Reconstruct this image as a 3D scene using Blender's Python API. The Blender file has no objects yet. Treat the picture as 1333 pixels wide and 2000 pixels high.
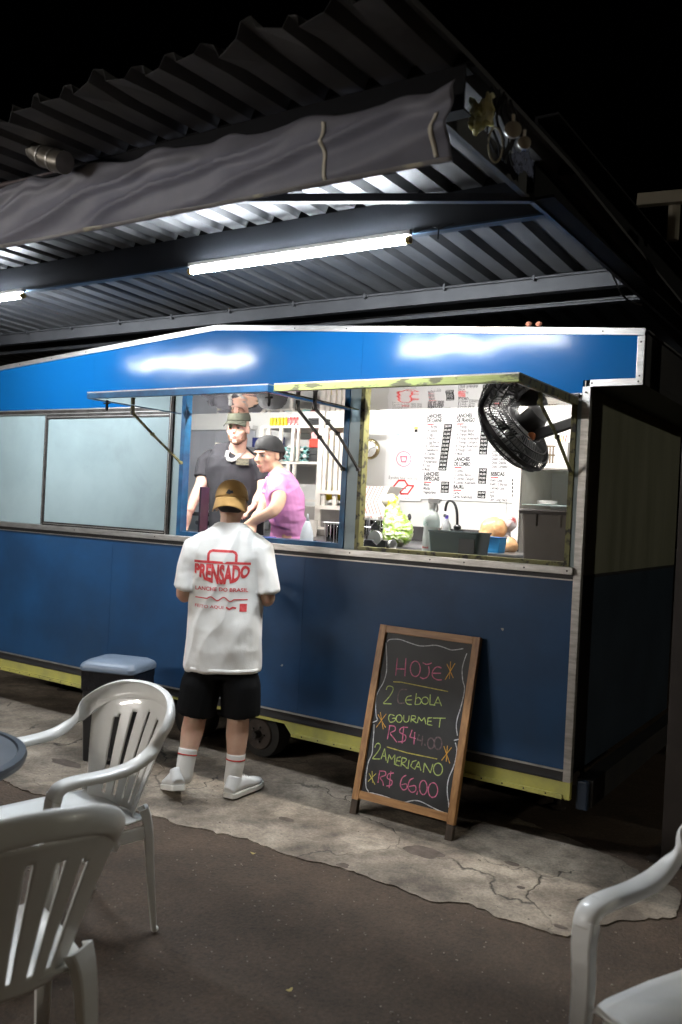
import bpy, bmesh, math, random
from mathutils import Vector, Matrix, noise, Quaternion
from mathutils.bvhtree import BVHTree
random.seed(7)
S = bpy.context.scene
COL = S.collection
PI = math.pi

# ---------------------------------------------------------------- camera
FPX, CX, CY = 1704.0, 666.5, 1000.0
def _n(v): return Vector(v).normalized()
Xa = -_n((-1930-CX, -(862-CY), -FPX)); Ya = _n((1783-CX, -(1047-CY), -FPX))
Za = Xa.cross(Ya).normalized(); Ya = Za.cross(Xa)
CR = Matrix((Xa, Ya, Za))                      # camera axes -> world
CAM = Vector((0, 0, 1.62))
cd = bpy.data.cameras.new('camera'); co = bpy.data.objects.new('camera', cd); COL.objects.link(co)
co.matrix_world = Matrix.Translation(CAM) @ CR.to_4x4()
cd.sensor_fit = 'VERTICAL'; cd.sensor_height = 36; cd.sensor_width = 24; cd.lens = FPX/2000*36
cd.clip_start = .05; cd.clip_end = 300
cd.dof.use_dof = True; cd.dof.focus_distance = 4.9; cd.dof.aperture_fstop = 2.8
S.camera = co
# ---------------------------------------------------------------- world: night
w = bpy.data.worlds.new('World'); S.world = w; w.use_nodes = True
nt = w.node_tree; bg = nt.nodes['Background']
sk = nt.nodes.new('ShaderNodeTexSky'); sk.sky_type = 'NISHITA'; sk.sun_disc = False
sk.sun_elevation = math.radians(-4); sk.sun_rotation = math.radians(200)
nt.links.new(sk.outputs[0], bg.inputs[0]); bg.inputs[1].default_value = .004
S.view_settings.view_transform = 'Standard'; S.view_settings.look = 'None'
S.view_settings.exposure = 0; S.view_settings.gamma = 1; S.view_settings.use_curve_mapping = False
S.cycles.use_denoising = True
S.cycles.max_bounces = 8; S.cycles.diffuse_bounces = 4; S.cycles.glossy_bounces = 4
S.cycles.transmission_bounces = 6; S.cycles.transparent_max_bounces = 8
S.cycles.sample_clamp_indirect = 6
S.cycles.caustics_reflective = False; S.cycles.caustics_refractive = False
TUBE_E, INT_E, FAR_E, YARD_E = 405., 400., 40., 720.

# ---------------------------------------------------------------- helpers
def ray(u, v): return CR @ Vector((u-CX, -(v-CY), -FPX))
def py(u, v, Y):
    d = ray(u, v); return CAM + d*((Y-CAM.y)/d.y)
def pz(u, v, Z=0.):
    d = ray(u, v); return CAM + d*((Z-CAM.z)/d.z)
def pxx(u, v, X):
    d = ray(u, v); return CAM + d*((X-CAM.x)/d.x)
def pd(u, v, dist):
    d = ray(u, v); return CAM + d*(dist/FPX)
def wmat(o):
    m = Matrix.Identity(4)
    while o is not None:
        m = o.matrix_basis @ m; o = o.parent
    return m
def tag(o, label=None, cat=None, group=None, kind=None):
    if label: o['label'] = label
    if cat: o['category'] = cat
    if group: o['group'] = group
    if kind: o['kind'] = kind
    return o
def thing(name, label, cat, loc=(0, 0, 0), rotz=0, group=None):
    o = bpy.data.objects.new(name, None); COL.objects.link(o)
    o.location = loc; o.rotation_euler = (0, 0, rotz); o.empty_display_size = .1
    return tag(o, label, cat, group)
def link(name, me, mat, parent=None):
    o = bpy.data.objects.new(name, me); COL.objects.link(o)
    if mat is not None and not me.materials: me.materials.append(mat)
    if parent is not None:
        me.transform(wmat(parent).inverted()); o.parent = parent
    else:
        if len(me.vertices):
            xs = [v.co.x for v in me.vertices]; ys = [v.co.y for v in me.vertices]; zs = [v.co.z for v in me.vertices]
            c = Vector(((min(xs)+max(xs))/2, (min(ys)+max(ys))/2, min(zs)))
            me.transform(Matrix.Translation(-c)); o.location = c
    return o
class MB:
    def __init__(s): s.v = []; s.f = []
    def add(s, vs, fs):
        b = len(s.v); s.v += [Vector(v) for v in vs]; s.f += [tuple(i+b for i in f) for f in fs]; return s
    def box(s, x0, x1, y0, y1, z0, z1, m=None):
        vs = [Vector((x, y, z)) for z in (z0, z1) for y in (y0, y1) for x in (x0, x1)]
        if m is not None: vs = [m @ v for v in vs]
        return s.add(vs, [(0, 2, 3, 1), (4, 5, 7, 6), (0, 1, 5, 4), (1, 3, 7, 5), (3, 2, 6, 7), (2, 0, 4, 6)])
    def bar(s, a, b, w, h, up=(0, 0, 1)):
        a, b = Vector(a), Vector(b); t = (b-a).normalized(); sd = t.cross(Vector(up)).normalized(); u = sd.cross(t)
        vs = [p + sd*(i*w/2) + u*(j*h/2) for p in (a, b) for i, j in ((-1, -1), (1, -1), (1, 1), (-1, 1))]
        return s.add(vs, [(0, 1, 2, 3), (7, 6, 5, 4), (0, 4, 5, 1), (1, 5, 6, 2), (2, 6, 7, 3), (3, 7, 4, 0)])
    def sweep(s, path, prof, up=(0, 0, 1), scales=None, caps=True, ups=None, closed=False):
        path = [Vector(p) for p in path]; n = len(path); k = len(prof); rings = []
        for i, p in enumerate(path):
            if closed: t = (path[(i+1) % n]-path[i-1]).normalized()
            else: t = (path[min(i+1, n-1)]-path[max(i-1, 0)]).normalized()
            U = Vector(ups[i]) if ups else Vector(up)
            sd = t.cross(U)
            if sd.length < 1e-4: sd = t.cross(Vector((0, 1, 0)) if abs(t.y) < .9 else Vector((1, 0, 0)))
            sd.normalize(); u = sd.cross(t)
            sc = scales[i] if scales else 1.
            if not isinstance(sc, (tuple, list)): sc = (sc, sc)
            rings += [p + sd*(a*sc[0]) + u*(b*sc[1]) for a, b in prof]
        fs = []
        for i in range(n if closed else n-1):
            for j in range(k):
                i2 = (i+1) % n
                fs.append((i*k+j, i*k+(j+1) % k, i2*k+(j+1) % k, i2*k+j))
        if caps and not closed: fs += [tuple(range(k))[::-1], tuple((n-1)*k+j for j in range(k))]
        return s.add(rings, fs)
    def tube(s, path, r, seg=8, closed=False, scales=None, up=(0, 0, 1)):
        return s.sweep(path, [(r*math.cos(2*PI*j/seg), r*math.sin(2*PI*j/seg)) for j in range(seg)], up=up, closed=closed, scales=scales)
    def loft(s, rings, side=(1, 0, 0), seg=14, power=1.):
        """rings: (centre, rside, rfront); sections lie across the path; side gives the rside axis"""
        pts = [Vector(r[0]) for r in rings]; n = len(pts); vs = []
        sd0 = Vector(side)
        for i, (c, a, b) in enumerate(rings):
            t = (pts[min(i+1, n-1)]-pts[max(i-1, 0)]).normalized()
            sd = (sd0 - t*sd0.dot(t))
            if sd.length < 1e-4: sd = t.orthogonal()
            sd.normalize(); fr = t.cross(sd)
            for j in range(seg):
                th = 2*PI*j/seg; cc, ss = math.cos(th), math.sin(th)
                cc = math.copysign(abs(cc)**power, cc); ss = math.copysign(abs(ss)**power, ss)
                vs.append(pts[i] + sd*(a*cc) + fr*(b*ss))
        fs = [(i*seg+j, i*seg+(j+1) % seg, (i+1)*seg+(j+1) % seg, (i+1)*seg+j) for i in range(n-1) for j in range(seg)]
        fs += [tuple(range(seg))[::-1], tuple((n-1)*seg+j for j in range(seg))]
        return s.add(vs, fs)
    def lathe(s, prof, c=(0, 0, 0), axis=(0, 0, 1), seg=24, cap=True):
        ax = Vector(axis).normalized(); sd = ax.orthogonal().normalized(); fr = ax.cross(sd); c = Vector(c); vs = []
        for r, h in prof:
            vs += [c + ax*h + (sd*math.cos(2*PI*j/seg)+fr*math.sin(2*PI*j/seg))*max(r, 1e-4) for j in range(seg)]
        n = len(prof)
        fs = [(i*seg+j, i*seg+(j+1) % seg, (i+1)*seg+(j+1) % seg, (i+1)*seg+j) for i in range(n-1) for j in range(seg)]
        if cap: fs += [tuple(range(seg))[::-1], tuple((n-1)*seg+j for j in range(seg))]
        return s.add(vs, fs)
    def ell(s, c, r, m=None, nu=16, nv=10):
        vs = []; c = Vector(c)
        for i in range(nv+1):
            ph = PI*i/nv
            for j in range(nu):
                th = 2*PI*j/nu
                p = Vector((max(math.sin(ph), 1e-3)*math.cos(th)*r[0], max(math.sin(ph), 1e-3)*math.sin(th)*r[1], math.cos(ph)*r[2]))
                vs.append(c + (m @ p if m is not None else p))
        fs = [(i*nu+j, (i+1)*nu+j, (i+1)*nu+(j+1) % nu, i*nu+(j+1) % nu) for i in range(nv) for j in range(nu)]
        fs += [tuple(range(nu)), tuple(nv*nu+j for j in range(nu))[::-1]]
        return s.add(vs, fs)
    def poly(s, pts, d):
        """flat polygon extruded by the vector d"""
        n = len(pts); pts = [Vector(p) for p in pts]; d = Vector(d)
        return s.add(pts+[p+d for p in pts], [tuple(range(n)), tuple(range(n, 2*n))[::-1]]+[(i, i+n, (i+1) % n+n, (i+1) % n) for i in range(n)])
    def grid(s, nu, nv, fn):
        vs = [fn(i/nu, j/nv) for j in range(nv+1) for i in range(nu+1)]
        return s.add(vs, [(j*(nu+1)+i, j*(nu+1)+i+1, (j+1)*(nu+1)+i+1, (j+1)*(nu+1)+i) for j in range(nv) for i in range(nu)])
    def mesh(s, name, smooth=False):
        me = bpy.data.meshes.new(name); me.from_pydata([tuple(v) for v in s.v], [], s.f); me.update()
        bm = bmesh.new(); bm.from_mesh(me); bmesh.ops.recalc_face_normals(bm, faces=bm.faces); bm.to_mesh(me); bm.free()
        if smooth: me.polygons.foreach_set('use_smooth', [True]*len(me.polygons))
        return me
    def build(s, name, mat, parent=None, smooth=False, bevel=0, solid=0, sub=0, angle=None, seg=2):
        o = link(name, s.mesh(name, smooth), mat, parent)
        if solid: m = o.modifiers.new('s', 'SOLIDIFY'); m.thickness = solid; m.offset = 0
        if bevel: m = o.modifiers.new('b', 'BEVEL'); m.width = bevel; m.segments = seg; m.limit_method = 'ANGLE'; m.angle_limit = math.radians(40)
        if sub: m = o.modifiers.new('u', 'SUBSURF'); m.levels = sub; m.render_levels = sub
        if angle:
            me = o.data; me.polygons.foreach_set('use_smooth', [True]*len(me.polygons)); me.set_sharp_from_angle(angle=math.radians(angle))
        return o
def children(o): return [c for c in bpy.data.objects if c.parent == o]
def copy_tree(o, parent=None):
    c = o.copy(); COL.objects.link(c); c.parent = parent
    for ch in children(o): copy_tree(ch, c)
    return c
TS = bpy.data.scenes.new('workbench')
def organic(mb, voxel=.008, smooth=4, fold=0, fscale=8, fdir=(1, 1, 1), keep=None):
    """union of overlapping closed volumes as one smooth skin"""
    me = mb.mesh('tmp'); o = bpy.data.objects.new('tmp', me); TS.collection.objects.link(o)
    m = o.modifiers.new('r', 'REMESH'); m.mode = 'VOXEL'; m.voxel_size = voxel; m.use_smooth_shade = True
    m2 = o.modifiers.new('s', 'SMOOTH'); m2.iterations = smooth; m2.factor = .5
    with bpy.context.temp_override(scene=TS, view_layer=TS.view_layers[0]):
        dg = bpy.context.evaluated_depsgraph_get(); dg.update(); out = bpy.data.meshes.new_from_object(o.evaluated_get(dg))
    bpy.data.objects.remove(o)
    if fold:
        d = Vector(fdir); nn_ = [v.normal.copy() for v in out.vertices]
        for v, vn in zip(out.vertices, nn_):
            q = Vector((v.co.x*d.x, v.co.y*d.y, v.co.z*d.z))*fscale
            a = noise.noise(q + Vector((noise.noise(q*.5), 0, 0))*1.5)
            a = max((1-abs(a)*2.2)*.6 + noise.noise(q*2.3)*.4, -.45)
            v.co += vn*(a*fold)
    out.polygons.foreach_set('use_smooth', [True]*len(out.polygons))
    return out

# ---------------------------------------------------------------- materials
def rgb(h):
    c = [int(h[i:i+2], 16)/255 for i in (0, 2, 4)]
    return tuple(x/12.92 if x <= .04045 else ((x+.055)/1.055)**2.4 for x in c)
def mat(name, c, rough=.5, metal=0, c2=None, scale=6, mixlo=.35, mixhi=.65, bump=0, bscale=40, stretch=(1, 1, 1), spec=.5,
        emit=0, trans=0, alpha=1, coat=0, chips=None, chipscale=9, chipt=.12, rvar=0, sss=0, bump2=0, bscale2=3, transl=0, ior=1.45, sheen=0, detail=6):
    m = bpy.data.materials.new(name); m.use_nodes = True; nt = m.node_tree; N = nt.nodes; L = nt.links
    b = N['Principled BSDF']; b.inputs['Base Color'].default_value = (*c, 1); b.inputs['Roughness'].default_value = rough
    b.inputs['Metallic'].default_value = metal; b.inputs['Specular IOR Level'].default_value = spec; b.inputs['IOR'].default_value = ior
    b.inputs['Transmission Weight'].default_value = trans; b.inputs['Coat Weight'].default_value = coat; b.inputs['Alpha'].default_value = alpha
    b.inputs['Sheen Weight'].default_value = sheen
    if sss: b.inputs['Subsurface Weight'].default_value = sss; b.inputs['Subsurface Scale'].default_value = .01
    if emit:
        b.inputs['Emission Color'].default_value = (*c, 1); b.inputs['Emission Strength'].default_value = emit
    tc = N.new('ShaderNodeTexCoord'); mp = N.new('ShaderNodeMapping'); mp.inputs['Scale'].default_value = stretch
    L.new(tc.outputs['Object'], mp.inputs[0])
    def nz(sc, det=detail, ro=.55):
        n = N.new('ShaderNodeTexNoise'); n.inputs['Scale'].default_value = sc; n.inputs['Detail'].default_value = det; n.inputs['Roughness'].default_value = ro
        L.new(mp.outputs[0], n.inputs['Vector']); return n
    col = None
    if c2 is not None:
        n = nz(scale); r = N.new('ShaderNodeMapRange'); r.inputs[1].default_value = mixlo; r.inputs[2].default_value = mixhi
        L.new(n.outputs[0], r.inputs[0]); x = N.new('ShaderNodeMix'); x.data_type = 'RGBA'
        x.inputs['A'].default_value = (*c, 1); x.inputs['B'].default_value = (*c2, 1); L.new(r.outputs[0], x.inputs['Factor'])
        col = x.outputs['Result']
        if rvar:
            q = N.new('ShaderNodeMapRange'); q.inputs[3].default_value = max(rough-rvar, .02); q.inputs[4].default_value = rough+rvar
            L.new(n.outputs[0], q.inputs[0]); L.new(q.outputs[0], b.inputs['Roughness'])
    if chips is not None:
        v = N.new('ShaderNodeTexVoronoi'); v.inputs['Scale'].default_value = chipscale; L.new(mp.outputs[0], v.inputs['Vector'])
        n = nz(60, 3); a = N.new('ShaderNodeMath'); a.operation = 'MULTIPLY_ADD'; a.inputs[1].default_value = .12; L.new(n.outputs[0], a.inputs[0]); L.new(v.outputs['Distance'], a.inputs[2])
        s = N.new('ShaderNodeMath'); s.operation = 'LESS_THAN'; s.inputs[1].default_value = chipt; L.new(a.outputs[0], s.inputs[0])
        x = N.new('ShaderNodeMix'); x.data_type = 'RGBA'; L.new(s.outputs[0], x.inputs['Factor'])
        if col is not None: L.new(col, x.inputs['A'])
        else: x.inputs['A'].default_value = (*c, 1)
        x.inputs['B'].default_value = (*chips, 1); col = x.outputs['Result']
    if col is not None: L.new(col, b.inputs['Base Color'])
    h = None
    for amt, sc in ((bump, bscale), (bump2, bscale2)):
        if amt:
            n = nz(sc, 5 if sc == bscale else 2); bp = N.new('ShaderNodeBump'); bp.inputs['Strength'].default_value = 1; bp.inputs['Distance'].default_value = amt
            L.new(n.outputs[0], bp.inputs['Height'])
            if h is not None: L.new(h, bp.inputs['Normal'])
            h = bp.outputs[0]
    if h is not None: L.new(h, b.inputs['Normal'])
    if transl:
        t = N.new('ShaderNodeBsdfTranslucent'); t.inputs[0].default_value = (*c, 1); ms = N.new('ShaderNodeMixShader'); ms.inputs[0].default_value = transl
        L.new(b.outputs[0], ms.inputs[1]); L.new(t.outputs[0], ms.inputs[2]); L.new(ms.outputs[0], N['Material Output'].inputs[0])
    return m
def emis(name, c, e):
    m = bpy.data.materials.new(name); m.use_nodes = True; N = m.node_tree.nodes; N.remove(N['Principled BSDF'])
    q = N.new('ShaderNodeEmission'); q.inputs[0].default_value = (*c, 1); q.inputs[1].default_value = e
    m.node_tree.links.new(q.outputs[0], N['Material Output'].inputs[0]); return m

K = {}
K['fascia'] = mat('glossy_blue_paint', (.004, .078, .225), .17, c2=(.003, .075, .23), scale=3, bump=.0005, bscale=14, bump2=.012, bscale2=1.5, rvar=.05, spec=.22, chips=(.12, .3, .55), chipscale=5, chipt=.078)
K['lower'] = mat('worn_blue_paint', (.016, .068, .168), .42, c2=(.012, .045, .108), scale=2.2, bump=.0008, bscale=25, chips=(.34, .34, .32), chipscale=3.3, chipt=.082, rvar=.1, bump2=.004, bscale2=2)
K['teal'] = mat('pale_teal_paint', (.30, .375, .385), .4, c2=(.25, .32, .33), scale=2.5, bump=.0005, bscale=20, rvar=.1, chips=(.2, .27, .28), chipscale=4, chipt=.075, bump2=.003, bscale2=2)
for k_, c_, sc_ in (('teal', (.20, .25, .25), 1.7), ('lower', (.022, .05, .095), 1.4)):
    m_ = K[k_]; nt_ = m_.node_tree; N_ = nt_.nodes; L_ = nt_.links; b_ = N_['Principled BSDF']; src_ = b_.inputs['Base Color'].links[0].from_socket
    tc_ = [n for n in N_ if n.type == 'TEX_COORD'][0]; n_ = N_.new('ShaderNodeTexNoise'); n_.inputs['Scale'].default_value = sc_; n_.inputs['Detail'].default_value = 10; n_.inputs['Roughness'].default_value = .65; n_.inputs['Distortion'].default_value = .6
    L_.new(tc_.outputs['Object'], n_.inputs['Vector']); r_ = N_.new('ShaderNodeMapRange'); r_.inputs[1].default_value = .52; r_.inputs[2].default_value = .72; r_.inputs[4].default_value = .55; L_.new(n_.outputs[0], r_.inputs[0])
    x_ = N_.new('ShaderNodeMix'); x_.data_type = 'RGBA'; L_.new(r_.outputs[0], x_.inputs['Factor']); L_.new(src_, x_.inputs['A']); x_.inputs['B'].default_value = (*c_, 1); L_.new(x_.outputs['Result'], b_.inputs['Base Color'])
K['alu'] = mat('aluminium_trim', (.62, .60, .57), .38, .85, c2=(.42, .40, .37), scale=9, stretch=(1, 1, 6), bump=.0003, bscale=90, rvar=.1)
K['alud'] = mat('dark_anodised_metal', (.10, .09, .085), .4, .7, c2=(.05, .045, .04), scale=12, bump=.0004, bscale=60)
K['yellow'] = mat('yellow_green_paint', (.47, .43, .10), .5, c2=(.33, .31, .10), scale=7, bump=.001, bscale=50, chips=(.09, .07, .04), chipscale=12, chipt=.06)
K['yframe'] = mat('flaking_lime_paint', (.36, .40, .13), .5, c2=(.12, .115, .06), scale=16, mixlo=.52, mixhi=.58, bump=.002, bscale=60, stretch=(.6, 1, 2))
K['olive'] = mat('grimy_olive_frame', (.20, .19, .07), .5, c2=(.03, .025, .015), scale=22, mixlo=.5, mixhi=.62, bump=.001, bscale=60)
K['bframe'] = mat('blue_frame_paint', (.012, .11, .24), .4, c2=(.01, .06, .15), scale=12, bump=.0006, bscale=60, chips=(.05, .3, .35), chipscale=14, chipt=.07)
K['dark'] = mat('black_painted_steel', (.022, .023, .026), .5, c2=(.035, .033, .032), scale=8, bump=.0006, bscale=40)
K['navybeam'] = mat('dark_grey_beam_paint', (.014, .016, .020), .5, c2=(.01, .011, .013), scale=5, bump=.0006, bscale=50)
K['greybeam'] = mat('grey_channel_paint', (.052, .051, .053), .6, c2=(.034, .034, .036), scale=6, bump=.0006, bscale=50)
K['sheet'] = mat('galvanised_sheet', (.088, .088, .09), .6, 0, c2=(.045, .045, .047), scale=5, stretch=(1, .35, 1), bump=.0005, bscale=80, detail=8)
K['side'] = mat('dull_side_sheet', (.34, .34, .26), .32, .3, c2=(.24, .245, .175), scale=2.5, stretch=(1, 2, .3), bump2=.004, bscale2=2.5)
K['sidelow'] = mat('dark_side_paint', (.03, .045, .065), .4, c2=(.02, .03, .045), scale=3)
K['mirror'] = mat('polished_flap_lining', (.86, .86, .86), .03, 1, bump2=.003, bscale2=1.6)
K['wwall'] = mat('white_wall_panel', (.78, .78, .76), .3, c2=(.72, .72, .71), scale=2)
K['wpaint'] = mat('white_shelf_paint', (.76, .73, .68), .45, c2=(.66, .62, .56), scale=6)
K['steel'] = mat('stainless_steel', (.62, .63, .66), .28, .95, c2=(.42, .43, .46), scale=3, stretch=(1, 1, .2), bump2=.003, bscale2=3)
K['counter'] = mat('steel_counter_top', (.45, .45, .47), .3, .8, c2=(.3, .3, .32), scale=5)
K['black'] = mat('black_plastic', (.015, .015, .017), .35, c2=(.025, .025, .027), scale=9)
K['blackm'] = mat('black_matte', (.012, .012, .013), .7)
K['chair'] = mat('white_chair_plastic', (.88, .87, .84), .30, c2=(.80, .785, .74), scale=5, bump=.0003, bscale=120, coat=.2, rvar=.08)
K['table'] = mat('dark_grey_table_plastic', (.035, .042, .055), .38, c2=(.025, .03, .04), scale=8)
K['wood'] = mat('varnished_wood', (.46, .235, .085), .45, c2=(.27, .125, .045), scale=5, stretch=(9, 9, .8), bump=.0006, bscale=20)
K['woodh'] = mat('varnished_wood_rail', (.46, .235, .085), .45, c2=(.27, .125, .045), scale=5, stretch=(.8, 9, 9), bump=.0006, bscale=20)
K['woodd'] = mat('weathered_wood_foot', (.07, .045, .028), .6, c2=(.04, .028, .018), scale=9, stretch=(6, 6, 1))
K['slate'] = mat('blackboard', (.012, .012, .012), .55, c2=(.035, .035, .034), scale=3, detail=8)
K['dullblack'] = mat('dull_black_steel', (.008, .008, .009), .8, spec=.15)  # plain rough near-black for the side beam, front beam and rib plugs
K['tube'] = emis('lit_tube_glass', (.86, .93, 1.), TUBE_E)
K['tubei'] = emis('lit_interior_tube', (1., .97, .92), INT_E)
K['tubey'] = emis('lit_white_yard_tube', (1., .95, .89), YARD_E)
K['tubef'] = emis('lit_yard_tube', (1., .84, .62), FAR_E)
K['amber'] = mat('amber_lamp_cap', (.7, .45, .12), .4)
K['tarp'] = mat('grey_tarpaulin', (.27, .27, .315), .5, spec=.4, c2=(.20, .20, .24), scale=4, bump=.0012, bscale=30, transl=.2)
K['tape'] = mat('pale_tape', (.62, .58, .48), .4)
K['rubber'] = mat('rubber', (.012, .012, .012), .8, c2=(.03, .027, .024), scale=9)
K['rust'] = mat('rusty_iron', (.06, .045, .035), .7, c2=(.03, .022, .018), scale=12, bump=.001, bscale=50)

# ---------------------------------------------------------------- ground
def groundmat():
    m = mat('packed_brown_asphalt', (.088, .059, .039), .8, c2=(.057, .039, .026), scale=1.3, mixlo=.3, mixhi=.7, bump=.006, bscale=70, bump2=.008, bscale2=6, detail=10, chips=(.16, .13, .10), chipscale=16, chipt=.035)
    return m
def concmat():
    m = mat('worn_concrete', (.46, .385, .30), .75, c2=(.15, .12, .092), scale=2.2, mixlo=.40, mixhi=.60, bump=.004, bscale=50, bump2=.008, bscale2=5, detail=12)
    nt = m.node_tree; N = nt.nodes; L = nt.links; b = N['Principled BSDF']
    src = b.inputs['Base Color'].links[0].from_socket
    tc = [n for n in N if n.type == 'TEX_COORD'][0]
    wn = N.new('ShaderNodeTexNoise'); wn.inputs['Scale'].default_value = 2.2; wn.inputs['Detail'].default_value = 6; L.new(tc.outputs['Object'], wn.inputs['Vector'])
    mx = N.new('ShaderNodeVectorMath'); mx.operation = 'MULTIPLY_ADD'; mx.inputs[1].default_value = (.7, .7, 0)
    L.new(wn.outputs['Color'], mx.inputs[0]); L.new(tc.outputs['Object'], mx.inputs[2])
    v = N.new('ShaderNodeTexVoronoi'); v.feature = 'DISTANCE_TO_EDGE'; v.inputs['Scale'].default_value = .95; L.new(mx.outputs[0], v.inputs['Vector'])
    r = N.new('ShaderNodeMapRange'); r.inputs[1].default_value = .001; r.inputs[2].default_value = .005; L.new(v.outputs['Distance'], r.inputs[0])
    # fine grey stains
    n2 = N.new('ShaderNodeTexNoise'); n2.inputs['Scale'].default_value = 9; n2.inputs['Detail'].default_value = 9; n2.inputs['Roughness'].default_value = .7; L.new(tc.outputs['Object'], n2.inputs['Vector'])
    r2 = N.new('ShaderNodeMapRange'); r2.inputs[1].default_value = .35; r2.inputs[2].default_value = .6; r2.inputs[3].default_value = .48; L.new(n2.outputs[0], r2.inputs[0])
    mm = N.new('ShaderNodeMath'); mm.operation = 'MULTIPLY'; 
    n3 = N.new('ShaderNodeTexNoise'); n3.inputs['Scale'].default_value = 1.6; L.new(tc.outputs['Object'], n3.inputs['Vector'])
    r3 = N.new('ShaderNodeMapRange'); r3.inputs[1].default_value = .42; r3.inputs[2].default_value = .52; r3.inputs[3].default_value = 1; r3.inputs[4].default_value = .25; L.new(n3.outputs[0], r3.inputs[0])
    rr = N.new('ShaderNodeMapRange'); L.new(r3.outputs[0], rr.inputs[3]); L.new(r.outputs[0], rr.inputs[0])
    L.new(rr.outputs[0], mm.inputs[0]); L.new(r2.outputs[0], mm.inputs[1])
    x = N.new('ShaderNodeMix'); x.data_type = 'RGBA'; x.blend_type = 'MULTIPLY'; x.inputs['Factor'].default_value = 1
    L.new(src, x.inputs['A']); L.new(mm.outputs[0], x.inputs['B']); L.new(x.outputs['Result'], b.inputs['Base Color'])
    old = b.inputs['Normal'].links[0].from_socket
    bp = N.new('ShaderNodeBump'); bp.inputs['Distance'].default_value = .004; L.new(r.outputs[0], bp.inputs['Height']); L.new(old, bp.inputs['Normal']); L.new(bp.outputs[0], b.inputs['Normal'])
    return m
def grain(m, sc, lo, a=.35, b_=.65):
    nt = m.node_tree; N = nt.nodes; L = nt.links; b = N['Principled BSDF']; src = b.inputs['Base Color'].links[0].from_socket
    tc = [n for n in N if n.type == 'TEX_COORD'][0]; n2 = N.new('ShaderNodeTexNoise'); n2.inputs['Scale'].default_value = sc; n2.inputs['Detail'].default_value = 8; n2.inputs['Roughness'].default_value = .75; L.new(tc.outputs['Object'], n2.inputs['Vector'])
    r2 = N.new('ShaderNodeMapRange'); r2.inputs[1].default_value = a; r2.inputs[2].default_value = b_; r2.inputs[3].default_value = lo; r2.inputs[4].default_value = 1.25; L.new(n2.outputs[0], r2.inputs[0])
    x = N.new('ShaderNodeMix'); x.data_type = 'RGBA'; x.blend_type = 'MULTIPLY'; x.inputs['Factor'].default_value = 1; L.new(src, x.inputs['A']); L.new(r2.outputs[0], x.inputs['B']); L.new(x.outputs['Result'], b.inputs['Base Color']); return m
K['ground'] = grain(grain(groundmat(), 55, .62), 4, .7); K['conc'] = grain(grain(concmat(), 70, .7), 1.1, .6)
def hgt(x, y): return .0018*noise.noise(Vector((x*1.3, y*1.3, 0))) + .0008*noise.noise(Vector((x*5, y*5, 1)))
g = MB(); gx = [-60, -25, -12]+[-8+.1*i for i in range(96)]+[2.5, 8, 25, 60]; gy = [-40, -12, -4]+[-.5+.1*i for i in range(75)]+[9, 14, 30, 60]
g.v = [Vector((x, y, (hgt(x, y) if -8 < x < 1.6 and -.5 < y < 6.9 else 0)-.004)) for y in gy for x in gx]
g.f = [(j*len(gx)+i, j*len(gx)+i+1, (j+1)*len(gx)+i+1, (j+1)*len(gx)+i) for j in range(len(gy)-1) for i in range(len(gx)-1)]
tag(g.build('ground', K['ground'], smooth=True), kind='structure')
# concrete strip with a broken edge
front = [(-9., 3.0), (-7, 3.02), (-5.2, 3.02), (-4.24, 3.095), (-3.9, 3.05), (-3.6, 3.14), (-3.29, 3.24), (-3.0, 3.235), (-2.62, 3.3), (-2.25, 3.29), (-1.99, 3.33), (-1.61, 3.28), (-1.48, 3.36), (-1.27, 3.33), (-1.05, 3.35), (-.94, 3.6), (-.83, 3.72), (-.75, 3.81), (-.76, 3.95), (-.8, 4.08), (-.92, 4.14), (-1.0, 4.2), (-1.12, 4.27), (-1.3, 4.36), (-1.6, 4.44)]
back = [(-2.3, 4.62), (-3.2, 4.8), (-4.2, 5.15), (-5.5, 5.3), (-9, 5.4)]
poly = []
pts = front+back
for i in range(len(pts)):
    a, b = Vector((*pts[i], 0)), Vector((*pts[(i+1) % len(pts)], 0)); n = max(1, int((b-a).length/.025))
    for k in range(n):
        p = a.lerp(b, k/n); q = p*7
        d = (b-a).normalized().cross(Vector((0, 0, 1)))
        poly.append(p + d*(.020*noise.noise(q*.8)+.018*noise.noise(q*2.7)+.014*noise.noise(q*9)))
bm = bmesh.new(); vs = [bm.verts.new((p.x, p.y, .0025)) for p in poly]; f = bm.faces.new(vs)
bmesh.ops.triangulate(bm, faces=[f]); r = bmesh.ops.extrude_face_region(bm, geom=bm.faces[:])
bmesh.ops.translate(bm, verts=[e for e in r['geom'] if isinstance(e, bmesh.types.BMVert)], vec=(0, 0, -.03))
bmesh.ops.recalc_face_normals(bm, faces=bm.faces)
me = bpy.data.meshes.new('concrete_strip'); bm.to_mesh(me); bm.free()
tag(link('concrete_path', me, K['conc']), kind='structure')
# missing chips in the slab, where the brown ground shows
hp = MB()
for (u, v, a, b2) in ((828, 1664, .10, .05), (1001, 1687, .035, .018), (1018, 1733, .02, .012), (560, 1600, .05, .018), (1095, 1810, .03, .012), (670, 1690, .03, .02), (130, 1490, .13, .035), (250, 1500, .1, .03)):
    c = pz(u, v, .004); n = 26; ring = []
    for k in range(n):
        th = 2*PI*k/n; rr = 1+.3*noise.noise(Vector((math.cos(th)*1.5+u, math.sin(th)*1.5, 0)))
        ring.append((c.x+a*rr*math.cos(th), c.y+b2*rr*math.sin(th)*1.3, .0040))
    hp.add(ring, [tuple(range(n))])
tag(hp.build('pothole_patches', mat('dark_dirt', (.13, .10, .08), .9, c2=(.075, .06, .047), scale=20, bump=.004, bscale=90)), kind='structure')
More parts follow.
